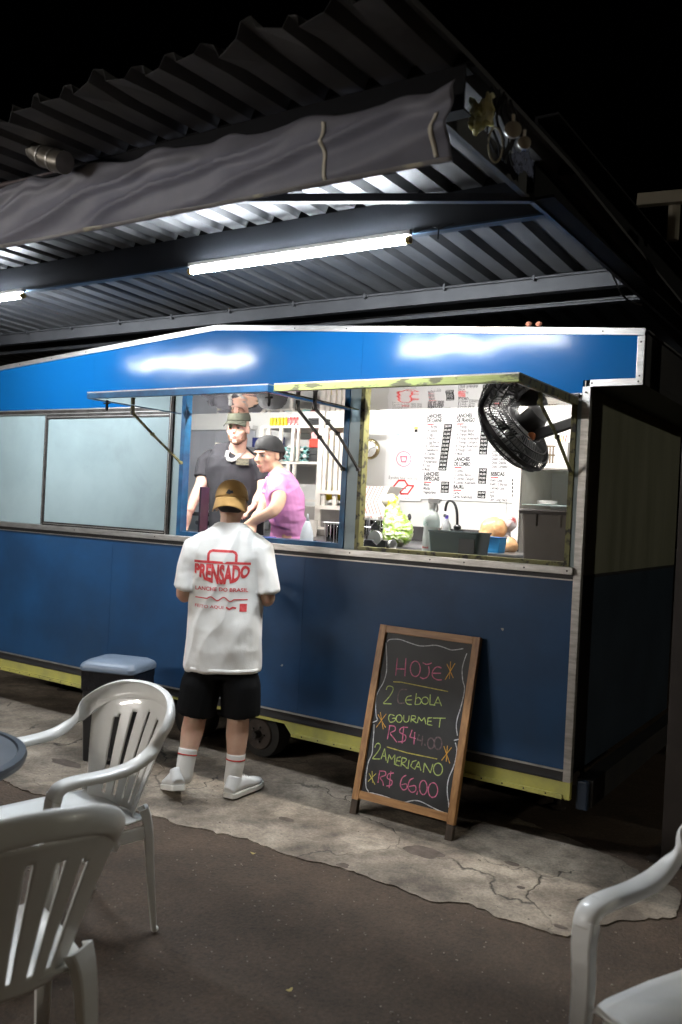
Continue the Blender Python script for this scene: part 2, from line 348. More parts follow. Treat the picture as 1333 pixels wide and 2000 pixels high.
# grit and small stones
gr = MB()
for i in range(1500):
    x, y = random.uniform(-4.5, .4), random.uniform(1.2, 4.4); s = random.uniform(.0015, .0045)*(1.7 if random.random() < .06 else 1)
    z = hgt(x, y)-.004 + s*.3 + (.006 if y > 3.3 and x < -.85 else 0)
    gr.ell((x, y, z), (s*random.uniform(.7, 1.5), s, s*.6), nu=5, nv=3)
tag(gr.build('gravel', mat('grit', (.13, .11, .09), .8, c2=(.3, .26, .2), scale=60)), kind='stuff')
for (u, v, rz, lab) in ((495, 1666, .3, 'small dry yellow leaf near the concrete edge left of the board'), (565, 1933, 1.2, 'small dry leaf on the dark ground in the foreground'), (1165, 1757, 2, 'pale leaf scrap on the concrete near the right chair')):
    c = pz(u, v, .012); lf = MB(); n = 10; ring = []
    for k in range(n):
        th = 2*PI*k/n; p = Vector((.014*math.cos(th), .007*math.sin(th)*(1+.3*math.cos(th)), .004*math.cos(2*th))); p.rotate(Quaternion((0, 0, 1), rz)); ring.append(c+p)
    lf.poly(ring, (0, 0, .001)); tag(lf.build('fallen_leaf', mat('dry_leaf', (.42, .34, .12), .7)), lab, 'leaf', 'leaf scraps on the ground')
c0 = [pz(u, v, .016) for u, v in ((1128, 1758), (1140, 1754), (1158, 1755), (1178, 1756), (1203, 1757))]
tag(MB().tube(c0, .003, 6).build('twig', K['rust']), 'thin dark twig lying on the concrete beside the right chair', 'twig')

# ---------------------------------------------------------------- food trailer
Y0, XR, XL, YB = 4.2, -1.351, -6.18, 6.24
TR = thing('food_trailer', 'blue food trailer with two open serving windows and pale teal upper wall', 'food trailer', ((XR+XL)/2, 5.2, 0))
T = .03
def bx(name, m, x0, x1, y0, y1, z0, z1, parent=TR, bevel=0, sub=None):
    return MB().box(x0, x1, y0, y1, z0, z1).build(name, K[m] if isinstance(m, str) else m, parent, bevel=bevel)
# lower front wall: three blue sheets
for a, b in ((XL, -4.63), (-4.628, -2.99), (-2.988, -1.378)): bx('lower_panel', 'lower', a, b, Y0, Y0+T, .392, 1.318)
bx('bottom_strip', 'alu', XL, -1.378, Y0-.006, Y0+.02, .382, .391)
bx('bottom_channel', 'dark', XL, -1.378, Y0+.004, Y0+.03, .338, .381)
bx('channel_lip', 'alud', XL, -1.378, Y0-.004, Y0+.03, .334, .3375)
# yellow skirt with a wheel arch
sk_ = MB().poly([(XL, Y0-.002, .333), (XL, Y0-.002, .25), (-4.42, Y0-.002, .25), (-4.36, Y0-.002, .315), (-3.08, Y0-.002, .315), (-3.02, Y0-.002, .25), (-1.362, Y0-.002, .25), (-1.362, Y0-.002, .333)], (0, .02, 0))
sk_.build('skirt', K['yellow'], TR)
for a, b in ((XL, -4.42), (-3.02, -1.375)):
    bx('skirt_flange', 'yellow', a, b, Y0-.012, Y0-.0025, .25, .272)
def dots(name, pts, proto, parent, m='alud'):
    o = proto(Vector(pts[0])).build(name, K[m], parent)
    for p in pts[1:]:
        c = o.copy(); COL.objects.link(c); c.parent = parent; c.location = Vector(p)-Vector(pts[0])
def screw(p): return MB().lathe([(.005, 0), (.004, .002), (.001, .003)], p, (0, -1, 0), 8)
dots('rivet', [(a+(b-a)*(i+.5)/14, Y0-.012, .262) for i in range(14) for a, b in ((XL+.1, -4.45), (-3.0, -1.4))], screw, TR)
# sill
bx('sill_rail', 'alu', XL, -1.372, Y0-.03, Y0+.02, 1.348, 1.384, bevel=.003)
bx('sill_channel', 'dark', XL, -1.378, Y0-.004, Y0+.03, 1.325, 1.347)
bx('sill_strip', 'alu', XL, -1.378, Y0-.010, Y0+.02, 1.3185, 1.3245)
dots('screw', [(x, Y0-.03, 1.366) for x in (-1.40, -1.62, -1.95, -2.15, -2.66, -3.3, -4.2, -5.0)], screw, TR)
# pale teal wall left of the windows, with a closed sliding panel
bx('teal_panel', 'teal', XL, -5.42, Y0+.004, Y0+.03, 1.385, 2.2)
bx('teal_panel', 'teal', -5.418, -4.03, Y0+.006, Y0+.03, 1.385, 2.2)
PN = thing('p', None, None); PN.name = 'closed_shutter'; PN.parent = TR
bx('shutter_sheet', 'teal', -5.36, -4.13, Y0-.012, Y0+.003, 1.41, 2.165, PN)
for a in ((-5.392, -5.36, 1.385, 2.195), (-4.13, -4.098, 1.385, 2.195)):
    bx('shutter_frame', 'alud', a[0], a[1], Y0-.02, Y0+.002, a[2], a[3], PN)
    bx('shutter_frame', 'alu', a[0]+.012, a[0]+.017, Y0-.025, Y0-.0205, a[2], a[3], PN)
for z0, z1 in ((1.385, 1.41), (2.165, 2.195)):
    bx('shutter_frame', 'alud', -5.36, -4.13, Y0-.02, Y0+.002, z0, z1, PN)
    bx('shutter_frame', 'alu', -5.359, -4.131, Y0-.025, Y0-.0205, z0+.009, z0+.014, PN)
# posts and mullion
bx('post', 'teal', -4.096, -4.032, Y0-.004, Y0+.06, 1.385, 2.2)
bx('mullion', 'teal', -2.722, -2.648, Y0-.002, Y0+.07, 1.385, 2.2)
bx('post', 'teal', -1.398, -1.376, Y0-.002, Y0+.06, 1.385, 2.2)
bx('corner_trim', 'alu', -1.3755, -1.338, Y0-.006, Y0+.03, .335, 2.268)
bx('corner_cap', 'yellow', -1.3615, -1.338, Y0-.006, Y0+.03, .25, .3345)
# window frames
def wframe(x0, x1, z0, z1, m, t=.028):
    F = thing('w', None, None, ((x0+x1)/2, Y0, z0)); F.name = 'window_frame'; F.location = F.location - TR.location; F.parent = TR
    bx('jamb', m, x0, x0+t, Y0-.008, Y0+.05, z0, z1, F); bx('jamb', m, x1-t, x1, Y0-.008, Y0+.05, z0, z1, F)
    bx('sill', m, x0+t, x1-t, Y0-.008, Y0+.05, z0, z0+t*.8, F); bx('head', m, x0+t, x1-t, Y0+.012, Y0+.05, z1-.004, z1, F)
wframe(-4.031, -2.723, 1.385, 2.199, 'bframe', .035); wframe(-2.647, -1.399, 1.385, 2.199, 'olive', .026)
# channel and gable fascia
bx('head_channel', 'alud', XL, -1.376, Y0-.006, Y0+.03, 2.2, 2.228)
bx('head_strip', 'alu', XL, -1.376, Y0-.010, Y0+.02, 2.2285, 2.237)
bx('head_strip', 'alu', XL, -4.1, Y0-.012, Y0-.0065, 2.2, 2.206)
pk, le, re = (-3.766, 2.735), (-6.30, 2.553), (-1.09, 2.525)
fpan = [(-6.30, 2.237), (-1.376, 2.237), (-1.376, 2.30), (-1.10, 2.30), (-1.10, 2.525), (-3.766, 2.735), (-6.30, 2.553)]
def cutx(pl, x0, x1):
    def clip(p, x, s):
        o = []
        for i in range(len(p)):
            a, b = p[i-1], p[i]
            ia, ib = (a[0]-x)*s >= 0, (b[0]-x)*s >= 0
            if ia != ib: t = (x-a[0])/(b[0]-a[0]); o.append((x, a[1]+t*(b[1]-a[1])))
            if ib: o.append(b)
        return o
    return clip(clip(pl, x0, 1), x1, -1)
for a, b in ((-6.31, -4.9), (-4.899, -2.66), (-2.659, -1.09)):
    q = cutx(fpan, a, b); MB().poly([(x, Y0-.002, z) for x, z in q], (0, .03, 0)).build('fascia_panel', K['fascia'], TR)
def trim(a, b, name='roof_trim', w=.034):
    A, B = Vector((a[0], Y0-.006, a[1])), Vector((b[0], Y0-.006, b[1]))
    MB().bar(A, B, .012, w, up=(0, 0, 1) if abs(B.x-A.x) > .05 else (1, 0, 0)).build(name, K['alu'], TR, bevel=.0015)
trim((-6.30, 2.545), (-3.768, 2.727)); trim((-3.764, 2.727), (-1.09, 2.517)); trim((-1.106, 2.2995), (-1.106, 2.50)); trim((-1.339, 2.283), (-1.089, 2.283)); 
tsc = []
for i in range(14):
    x = -6.1+i*.37; z = 2.727-(abs(x+3.766))*(.0787 if x > -3.766 else .0719); tsc.append((x, Y0-.012, z))
for p in ((-1.106, 2.47), (-1.106, 2.31), (-1.11, 2.283), (-1.33, 2.283), (-1.357, 2.24)): tsc.append((p[0], Y0-.012, p[1]))
dots('screw', tsc, screw, TR)
# end wall
bx('end_wall_upper', 'side', XR-.02, XR, Y0+.031, YB, 1.345, 2.27); bx('end_wall_seam', 'dark', XR-.02, XR+.004, Y0+.031, YB, 1.328, 1.3445)
bx('end_wall_lower', 'sidelow', XR-.02, XR, Y0+.031, YB, .36, 1.3275)
bx('far_end_wall', 'lower', XL-.0, XL+.02, Y0+.031, YB, .36, 2.5)
bx('overhang', 'dark', XR-.02, -1.09, Y0+.03, YB, 2.272, 2.30); bx('overhang_side', 'dark', -1.11, -1.09, Y0+.03, YB, 2.301, 2.515)
bx('chassis_beam', 'dark', -1.33, -1.25, Y0+.07, YB, .215, .345); bx('chassis_beam_end', mat('blue_grey_paint', (.012, .022, .04), .5), -1.322, -1.262, Y0+.035, Y0+.069, .20, .345, bevel=.01)
for x in (-2.2, -5.2): bx('chassis_cross_member', 'rust', x, x+.08, Y0+.1, YB, .24, .36)
bx('chassis_rail', 'rust', XL, XR-.05, Y0+.35, Y0+.42, .22, .33)
bx('trailer_floor', 'dark', XL+.021, XR-.021, Y0+.031, YB, .362, .42)
# roof
MB().poly([(-6.34, Y0+.029, 2.556), (-3.766, Y0+.029, 2.742), (-1.08, Y0+.029, 2.53), (-1.08, Y0+.029, 2.52), (-3.766, Y0+.029, 2.726), (-6.34, Y0+.029, 2.546)], (0, 2.05, 0)).build('roof', K['sheet'], TR)
# inner shell
bx('back_wall', 'wwall', XL+.021, XR-.021, 6.17, YB, .421, 2.54)
bx('inner_ceiling', 'wwall', XL+.021, XR-.021, Y0+.035, 6.169, 2.47, 2.5)
bx('inner_end_wall', 'wwall', XR-.035, XR-.0205, Y0+.07, 6.169, .421, 2.469)
bx('inner_front_head', 'wwall', XL+.021, XR-.036, Y0+.031, Y0+.05, 2.24, 2.469)
for x in (-2.56,): bx('wall_seam', mat('seam_grey', (.35, .35, .36), .5), x-.003, x+.003, 6.166, 6.1695, .9, 2.46)
# wheels
for i, x in enumerate((-3.42, -4.02)):
    W = thing('x', None, None, (x, Y0+.2, .15)); W.name = 'wheel'; W.location = W.location-TR.location; W.parent = TR
    c = Vector((x, Y0+.2, .155))
    MB().lathe([(.10, 0), (.148, .01), (.155, .03), (.155, .11), (.148, .13), (.1, .14)], c+Vector((0, 0, 0)), (0, 1, 0), 32).build('tyre', K['rubber'], W, angle=30)
    MB().lathe([(.001, -.012), (.095, -.012), (.1, -.006), (.1, .0)], c, (0, 1, 0), 28).build('rim', K['rust'], W, angle=30)
    MB().lathe([(.001, -.06), (.02, -.058), (.024, -.04), (.028, -.0125)], c, (0, 1, 0), 16).build('hub', K['alud'], W, angle=30)
    for k in range(5):
        a = 2*PI*k/5; MB().lathe([(.007, 0), (.007, .014), (.001, .015)], c+Vector((.048*math.cos(a), -.0125, .048*math.sin(a))), (0, -1, 0), 6).build('wheel_bolt', K['alud'], W)
MB().tube([(-4.2, Y0+.33, .2), (-3.2, Y0+.33, .2)], .03, 10).build('axle', K['rust'], TR)
for x in (-1.6, -5.8): MB().lathe([(.05, 0), (.05, .01), (.02, .02), (.02, .34)], (x, Y0+.6, .0), (0, 0, 1), 12).build('support_jack', K['rust'], TR)

# flaps, opened to the horizontal, polished underneath
def flap(x0, x1, mfront, label_part):
    F = thing('w', None, None, ((x0+x1)/2, Y0, 2.2)); F.name = 'window_flap'; F.location = F.location-TR.location; F.parent = TR
    F['label'] = label_part
    yo = 3.405; z = 2.176
    ed = MB(); 
    ed.box(x0, x1, yo, yo+.02, z, z+.034); ed.build('front_rail', K[mfront], F, bevel=.002)
    MB().box(x0, x0+.02, yo+.0205, Y0-.03, z, z+.034).build('side_rail', K['bframe' if mfront == 'bframe' else 'olive'], F)
    MB().box(x1-.02, x1, yo+.0205, Y0-.03, z, z+.034).build('side_rail', K['bframe' if mfront == 'bframe' else 'olive'], F)
    MB().box(x0+.0005, x1-.0005, yo+.001, Y0-.031, z+.0345, z+.040).build('top_sheet', K['alu'], F)
    lx0, lx1, ly0, ly1 = x0+.021, x1-.021, yo+.021, Y0-.002
    def fn(u, v):
        x = lx0+(lx1-lx0)*u; y = ly0+(ly1-ly0)*v; e = 16*u*(1-u)*v*(1-v)
        return Vector((x, y, z+.004 + e*.0035*noise.noise(Vector((x*2.1, y*2.6, 3)))+e*.0004*noise.noise(Vector((x*7, y*7, 9)))))
    MB().grid(70, 40, fn).build('polished_lining', K['mirror'] if mfront != 'bframe' or True else K['teal'], F, smooth=True, solid=.003)
    MB().tube([(x0, Y0-.02, z+.05), (x1, Y0-.02, z+.05)], .008, 10).build('hinge', K['alud'], F)
    # latch hook
    return F, z
FL, zf = flap(-4.03, -2.70, 'bframe', 'window flap with a blue edge, propped open'); FR, _ = flap(-2.665, -1.385, 'yframe', 'window flap with a flaking lime edge, propped open')
for F, x in ((FL, -3.93), (FL, -2.74), (FR, -1.42)):
    h = MB(); h.bar((x, 3.47, zf-.002), (x, 3.47, zf-.045), .009, .012, up=(0, 1, 0)).bar((x-.025, 3.47, zf-.02), (x+.025, 3.47, zf-.02), .008, .008).ell((x, 3.47, zf-.05), (.009, .009, .014), nu=8, nv=6)
    h.build('latch_hook', K['blackm'], F)
def stay(F, top, mid, bot, m='alud', r=.018):
    s = MB(); s.bar(top, (top[0], top[1], top[2]-.05), .012, .022, up=(0, 1, 0))
    a = Vector((top[0], top[1], top[2]-.045)); s.bar(a, mid, .016, .008, up=(1, 0, 0)); s.bar(Vector(mid), bot, .012, .012, up=(1, 0, 0))
    for p in (a, Vector(mid), Vector(bot)): s.lathe([(.011, -.01), (.011, .01)], p, (1, 0, 0), 10)
    s.build('stay_arm', K[m], F)
stay(FL, (-3.985, 3.72, zf), (-3.992, 3.9, 2.02), (-3.998, 4.17, 1.86), 'olive')
stay(FL, (-2.745, 3.72, zf), (-2.74, 3.93, 2.0), (-2.735, 4.17, 1.84), 'alud')
stay(FR, (-2.635, 3.72, zf), (-2.635, 3.95, 2.02), (-2.63, 4.17, 1.84), 'alud')
stay(FR, (-1.41, 3.72, zf), (-1.405, 3.95, 2.0), (-1.402, 4.17, 1.84), 'olive')

# ---------------------------------------------------------------- canopy over the trailer
CN = thing('canopy', 'dark steel canopy of corrugated metal sheets above the blue trailer', 'canopy', (-3.5, 3.6, 2.7))
def zr(y):
    if y < 2.3: return 2.932-(2.3-y)*.03
    if y < 3.25: return 2.932
    return 2.932-(y-3.25)*.045
PITCH = .1525
def sheet(x0, n, y0, y1, name='roof_sheet', m='sheet', dz=0, parent=CN, rag=0):
    mb = MB(); prof = []
    for k in range(n):
        b = x0+k*PITCH
        prof += [(b, 0), (b+.086, 0), (b+.103, .036), (b+.136, .036)]
    prof.append((x0+n*PITCH, 0)); ys = [y0]+[y0+(y1-y0)*j/10 for j in range(1, 10)]+[y1]
    vs = []
    for j, y in enumerate(ys):
        for x, z in prof:
            yy = y; zz = zr(y)+z+dz
            if j == 0 and rag: yy += rag*.5*noise.noise(Vector((x*9, 0, 0))); zz += rag*.4*noise.noise(Vector((x*6, 5, 0)))
            vs.append(Vector((x, yy, zz)))
    k = len(prof); mb.add(vs, [(j*k+i, j*k+i+1, (j+1)*k+i+1, (j+1)*k+i) for j in range(len(ys)-1) for i in range(k-1)])
    return mb.build(name, K[m], parent, solid=.0012)
X = -1.13-6*PITCH; i = 0
while X > -9.6:
    sheet(X, 6, 1.87, 3.33, dz=.0025*(i % 2)+.0025, rag=.09); sheet(X, 6, 3.26, 6.6, dz=.0025*(i % 2)); X -= 6*PITCH-.0; i += 1
def cbeam(name, y, x0, x1, zb, zt, m, depth=.055, lip=.018):
    b = MB(); b.box(x0, x1, y, y+.006, zb, zt).box(x0, x1, y+.0062, y+depth, zb, zb+.006).box(x0, x1, y+.0062, y+depth, zt-.006, zt)
    b.build(name, K[m], CN); 
XB = -1.235
cbeam('main_beam', 3.20, -9.6, XB-.002, 2.785, 2.9315, 'navybeam'); 
MB().box(-9.6, XB-.002, 3.185, 3.1995, 2.777, 2.7845).build('main_beam_flange', mat('blue_edge_paint', (.03, .055, .09), .55), CN)
cbeam('front_beam', 2.30, -9.6, -1.15, 2.80, 2.9315, 'dullblack')
cbeam('rear_beam', 4.36, -9.6, XB-.002, 2.795, 2.87, 'greybeam')
b = MB(); b.tube([(-9.6, 4.345, 2.872), (-1.3, 4.345, 2.872)], .007, 8)
for x in [-9+.52*k for k in range(15)]: b.box(x, x+.012, 4.335, 4.36, 2.855, 2.89)
b.build('conduit', K['greybeam'], CN)
cbeam('back_beam', 4.62, -9.6, XB-.002, 2.78, 2.86, 'dark')
MB().tube([(-3.5, 4.60, 2.815), (-1.25, 4.60, 2.79)], .0018, 6).build('light_leak_strip', K['alu'], CN)  # pale wire stands in for light leaking between beam and sheet
fo = MB()
for k in range(56):
    x = -1.13-PITCH*k
    for y in (2.30, 3.205): fo.poly([(x-PITCH+.088, y, 2.9345), (x-PITCH+.104, y, 2.9655), (x-PITCH+.135, y, 2.9655), (x-.002, y, 2.9345)], (0, .03, 0))
tag(fo.build('rib_light_stops', K['dullblack'], CN), kind='stuff')  # added plugs that keep tube light from leaking through the roof ribs
# deep side beam running away from the camera
sb = MB(); sb.box(XB, XB+.012, 3.06, 9.5, 2.79, 3.10).box(XB+.0125, XB+.09, 3.06, 9.5, 2.79, 2.80).box(XB+.0125, XB+.09, 3.06, 9.5, 3.09, 3.10)
sb.build('side_beam', K['dullblack'], CN)
MB().box(XB-.004, XB+.014, 3.0605, 9.4, 2.782, 2.7895).build('side_beam_edge', K['alud'], CN)
MB().box(XB-.006, XB+.01, 3.08, 4.12, 3.1015, 3.106).build('gutter_edge', mat('pale_flashing', (.5, .5, .53), .4), CN)
MB().box(XB-.03, XB+.02, 4.12, 4.75, 3.1015, 3.104).build('gutter_flashing', bpy.data.materials['pale_flashing'], CN)
# side girt between tarp and side beam
MB().box(-1.262, -1.25, 2.357, 3.19, 2.80, 2.895).box(-1.2495, -1.237, 2.357, 3.059, 2.80, 2.806).build('girt', K['greybeam'], CN)
MB().bar((-1.225, 3.07, 2.80), (-2.72, 2.37, 2.80), .03, .03).build('brace', K['dark'], CN)
PO = thing('steel_post', 'dark square steel post standing at the right edge beside the trailer', 'post', (-.86, 4.47, 0))
MB().box(-.945, -.78, 4.4, 4.55, .012, 3.1).build('shaft', mat('brown_black_paint', (.045, .036, .032), .55, c2=(.03, .025, .022), scale=6), PO, bevel=.004)
MB().box(-1.0, -.72, 4.35, 4.6, 0.002, .012).build('base_plate', K['rust'], PO)
# hanging cable under the side beam
cb = [pxx(u, v, XB-.02) for u, v in ((1196, 536), (1203, 550), (1209, 565), (1217, 577), (1226, 586), (1240, 592), (1252, 596), (1262, 592))]
tag(MB().tube(cb, .005, 6).build('hanging_cable', K['alud']), 'grey cable sagging below the deep side beam', 'cable')
# fluorescent tubes
def lamp(x0, x1, y, z, m, label, group, nm='tube_light'):
    L = thing(nm, label, 'tube light', ((x0+x1)/2, y, z), 0, group)
    MB().tube([(x0+.02, y, z), (x1-.02, y, z)], .0145, 14).build('glass_tube', K[m], L, smooth=True)
    for a, b in ((x0, x0+.02), (x1-.02, x1)): MB().tube([(a, y, z), (b, y, z)], .016, 12).build('end_cap', K['amber'], L)
    MB().box(x0, x1, y-.012, y+.012, z+.022, z+.040).build('batten', K['wpaint'], L)
    return L
lamp(-3.03, -1.79, 3.155, 2.742, 'tube', 'lit fluorescent tube under the main beam above the serving windows', 'tube lights under the canopy')
lamp(-5.56, -4.31, 3.155, 2.742, 'tube', 'lit fluorescent tube at the left edge, only its end in view', 'tube lights under the canopy')
b = MB(); b.tube([(-1.79, 3.16, 2.77), (-1.70, 3.17, 2.79), (-1.66, 3.16, 2.772), (-1.60, 3.17, 2.79)], .003, 6).bar((-1.665, 3.16, 2.79), (-1.665, 3.16, 2.73), .004, .004, up=(0, 1, 0))
tag(b.build('lamp_wire', K['blackm']), 'short black wire leaving the right end of the lit tube', 'wire')
lamp(-4.8, -3.6, 4.40, 2.44, 'tubei', 'lit ceiling tube inside the trailer on the cook side', 'tube lights inside the trailer', 'ceiling_tube')
lamp(-2.95, -1.75, 4.40, 2.44, 'tubei', 'lit ceiling tube inside the trailer on the menu side', 'tube lights inside the trailer', 'ceiling_tube')
# the seating yard's own lamps, on a mast behind the camera
MS = thing('yard_lamp', 'tall yard lamp mast with two warm tubes behind the seating area', 'lamp', (-1.7, -3.4, 0))
MB().tube([(-1.7, -3.4, 0), (-1.7, -3.4, 3.6)], .04, 10).build('mast', K['dark'], MS)
for dx in (-.7, .7):
    MB().tube([(-1.7+dx-.6, -3.38, 3.5), (-1.7+dx+.6, -3.38, 3.5)], .018, 10).build('glass_tube', K['tubef'], MS)
MB().box(-3.0, -.4, -3.42, -3.36, 3.53, 3.57).build('crossbar', K['dark'], MS)

SL = thing('street_lamp', 'street lamp standing far to the right of the trailer', 'lamp', (7.5, 6.5, 0))
MB().tube([(7.5, 6.5, 0), (7.5, 6.5, 4.2)], .05, 10).build('mast', K['dark'], SL); MB().ell((7.5, 6.5, 4.3), (.16, .16, .12)).build('lamp_globe', emis('lit_globe', (1., .95, .78), 380.), SL, smooth=True)
lamp(-5.9, -4.7, -1.9, 2.62, 'tubey', 'lit tube above the seating yard, behind and left of the viewer, far one', 'tube lights above the yard', 'yard_tube')
lamp(-7.4, -6.2, -1.9, 2.62, 'tubey', 'lit tube above the seating yard, furthest to the left', 'tube lights above the yard', 'yard_tube')
YP2 = thing('yard_pole', 'pole with crossbar carrying the yard tubes behind the viewer', 'pole', (-6.05, -1.85, 0))
MB().tube([(-6.05, -1.85, 0), (-6.05, -1.85, 2.7)], .03, 10).build('shaft', K['dark'], YP2); MB().box(-7.5, -4.6, -1.92, -1.88, 2.665, 2.70).build('crossbar', K['dark'], YP2)
# tarpaulin rolled down along the front beam
TA = thing('tarpaulin', 'creased grey tarpaulin hanging along the front beam of the canopy', 'tarpaulin', (-3, 2.25, 2.64))
xa, xb = -6.6, -1.155
def tf(u, v):
    x = xa+(xb-xa)*u
    zt = 2.835+.05*min(1, (xb-x)/1.6)+.018*noise.noise(Vector((x*5, 0, 0)))+.012*max(0, math.sin(x*18+2*noise.noise(Vector((x*3, 1, 1))))) - .022*math.exp(-((x-xb-.02)/.02)**2)*0
    if u > .985: zt += .03*(u-.985)/.015
    zb = 2.635; z = zt+(zb-zt)*v
    q = Vector((x*.75+v*1.1, v*.5-x*.2, 0))
    rdg = (1-abs(noise.noise(Vector((x*1.5+v*2.4+.4*noise.noise(Vector((x*2, v*2, 0))), x*.35-v*.2, 7)))*1.6))**3
    fold = .030*noise.noise(q*2.1)+.040*rdg+.010*noise.noise(Vector((x*3.4+v*4, v*1.5-x*.5, 4)))+.008*math.sin(x*31+v*9)*math.exp(-v*3)
    y = 2.262-.03*math.sin(PI*v)-fold*math.sin(PI*min(1, .12+v*.85))
    return Vector((x, y, z))
MB().grid(420, 26, tf).build('cloth', K['tarp'], TA, smooth=True, solid=.002)
MB().grid(300, 3, lambda u, v: tf(u, .945+.05*v)+Vector((0, -.003, 0))).build('hem', mat('hem_band', (.26, .25, .26), .4, c2=(.5, .47, .38), scale=5, mixlo=.55, mixhi=.62, transl=.1), TA, smooth=True, solid=.001)
for x, v0, v1 in ((-1.60, .15, .95), (-1.21, .35, .93)):
    u = (x-xa)/(xb-xa); MB().grid(2, 20, lambda a, b: tf(u+a*.0025, v0+(v1-v0)*b)+Vector((0, -.004, 0))).build('tape_strip', K['tape'], TA, smooth=True, solid=.001)
# rolled remains on top of the beam, left
def rf(u, v):
    x = -6.6+3.75*u; th = 2*PI*v; r = (.026-.024*u**4)+(.018)*(1-u**4)*noise.noise(Vector((x*9, math.cos(th)*2, math.sin(th)*2)))
    return Vector((x, 2.262+r*math.cos(th), 2.905+r*math.sin(th)*.8))
MB().grid(260, 12, rf).build('gathered_edge', mat('gathered_cloth', (.07, .05, .05), .6), TA, smooth=True)
# duct elbow under the overhang
DU = thing('vent_elbow', 'bent silver vent pipe elbow sticking out under the roof overhang', 'vent pipe', py(95, 300, 2.12))
ctr = [py(u, v, 2.14) for u, v in ((66, 258), (66, 275), (72, 292), (88, 305), (108, 313), (128, 318))]
for i in range(5):
    MB().tube([ctr[i], ctr[i].lerp(ctr[i+1], .96)], .042-.001*(i % 2), 18).build('segment', mat('duct_metal', (.30, .28, .25), .35, .8, c2=(.2, .18, .15), scale=9) if i == 0 else bpy.data.materials['duct_metal'], DU, angle=40)
    MB().tube([ctr[i]-(ctr[i+1]-ctr[i]).normalized()*.004, ctr[i]+(ctr[i+1]-ctr[i]).normalized()*.004], .0445, 18).build('joint_ring', K['alu'], DU)
# junk where beams meet
YJ = 2.42
def pj(u, v, y=YJ): return py(u, v, y)
rg = MB(); c = pj(940, 228)
def rag(u, v):
    p = pj(918+45*u, 190+62*v+10*math.sin(u*5)); p += Vector((0, .03*noise.noise(Vector((u*5, v*5, 0))), .02*noise.noise(Vector((u*6, v*6, 5))))); return p
rg.grid(14, 14, rag)
tag(rg.build('yellow_rag', mat('yellow_foam', (.62, .55, .18), .6, c2=(.75, .72, .5), scale=20, transl=.2), smooth=True, solid=.006), 'crumpled yellow rag stuffed at the tarpaulin corner', 'rag')
lp = [pj(968+14*math.sin(2*PI*k/24)*(1.0 if k < 12 else 1), 283+34*-math.cos(2*PI*k/24)) for k in range(24)]
tag(MB().tube(lp, .003, 6, closed=True).build('cable_loop', mat('beige_cable', (.4, .36, .25), .5)), 'beige cable loop dangling beside the tarpaulin corner', 'cable')
CC = MB()
for k in range(6):
    pts = [pj(960+k*9+8*math.sin(t*.9+k), 170+t*16+k*5, 2.5) for t in range(9)]
    CC.tube(pts, .004, 6)
tag(CC.build('cable_bundle', K['blackm']), 'tangle of dark cables where the beams meet', 'cables')
for (u, v, rr, lab) in ((1024, 280, .020, 'round brown ceramic insulator hanging lower by the cable tangle'), (1002, 254, .026, 'pale ceramic insulator in the middle of the cable tangle')):
    c = pj(u, v, 2.45); I = thing('insulator', lab, 'insulator', c, group='insulators at the canopy corner')
    MB().lathe([(.001, -.012), (rr*.8, -.012), (rr, -.004), (rr, .006), (rr*.6, .012), (.001, .013)], c, (.5, -.8, .1), 20).build('disc', mat('ceramic', (.3, .26, .2), .35), I, angle=40)
    MB().tube([c+Vector((0, 0, rr)), c+Vector((0, 0, rr+.02))], .005, 8).build('clip', K['tape'], I)
def film(u, v):
    p = pxx(1000+42*u, 285+25*u+40*v+8*math.sin(u*7), -1.2); p += Vector((0, .02*noise.noise(Vector((u*5, v*5, 0))), .03*noise.noise(Vector((u*7, v*7, 3))))); return p
tag(MB().grid(16, 10, film).build('plastic_film', mat('glossy_film', (.25, .28, .42), .12, coat=.6), smooth=True, solid=.001), 'crumpled shiny plastic film wedged beside the side beam', 'plastic film')
# neighbouring structure at the right
NB = thing('pipe_frame', 'dim pipe frame of the neighbouring roof at the right edge', 'frame', (.2, 4.6, 0))
MB().bar(py(1247, 392, 4.6), py(1345, 383, 4.6), .05, .06).build('rail', mat('dull_olive', (.16, .14, .10), .6), NB)
MB().tube([py(1318, 400, 4.65), py(1314, 470, 4.65)], .03, 12).build('pipe', bpy.data.materials['dull_olive'], NB)
NR = thing('neighbour_roof', 'strip of grey slatted roof seen past the trailer corner', 'roof', (.0, 7, 2.2))
for k in range(4):
    a = py(1270+22*k, 652+4*k, 7.2); b2_ = a+Vector((.12, .9, -.05)); MB().bar(a, b2_, .12, .02).build('slat', K['greybeam'], NR)
# bits on the trailer roof edge
for k, (u, lab) in enumerate(((1033, 'orange brick shard on the roof trim, left one'), (1053, 'orange brick shard on the roof trim, right one'))):
    c = py(u, 633, Y0+.02); m_ = MB(); m_.ell(c, (.018, .012, .014), nu=6, nv=4)
    tag(m_.build('brick_shard', mat('brick_orange', (.5, .2, .12), .8) if k == 0 else bpy.data.materials['brick_orange']), lab, 'brick shard', 'brick shards on the trailer roof')
p0 = pz(1262, 1462, 0); MB_ = MB().box(p0.x, p0.x+.7, p0.y-.06, p0.y+.06, .0, .06)
tag(MB_.build('pale_plank', mat('pale_plank', (.35, .31, .26), .7)), 'pale plank on the ground behind the trailer, right of its end wall', 'plank')


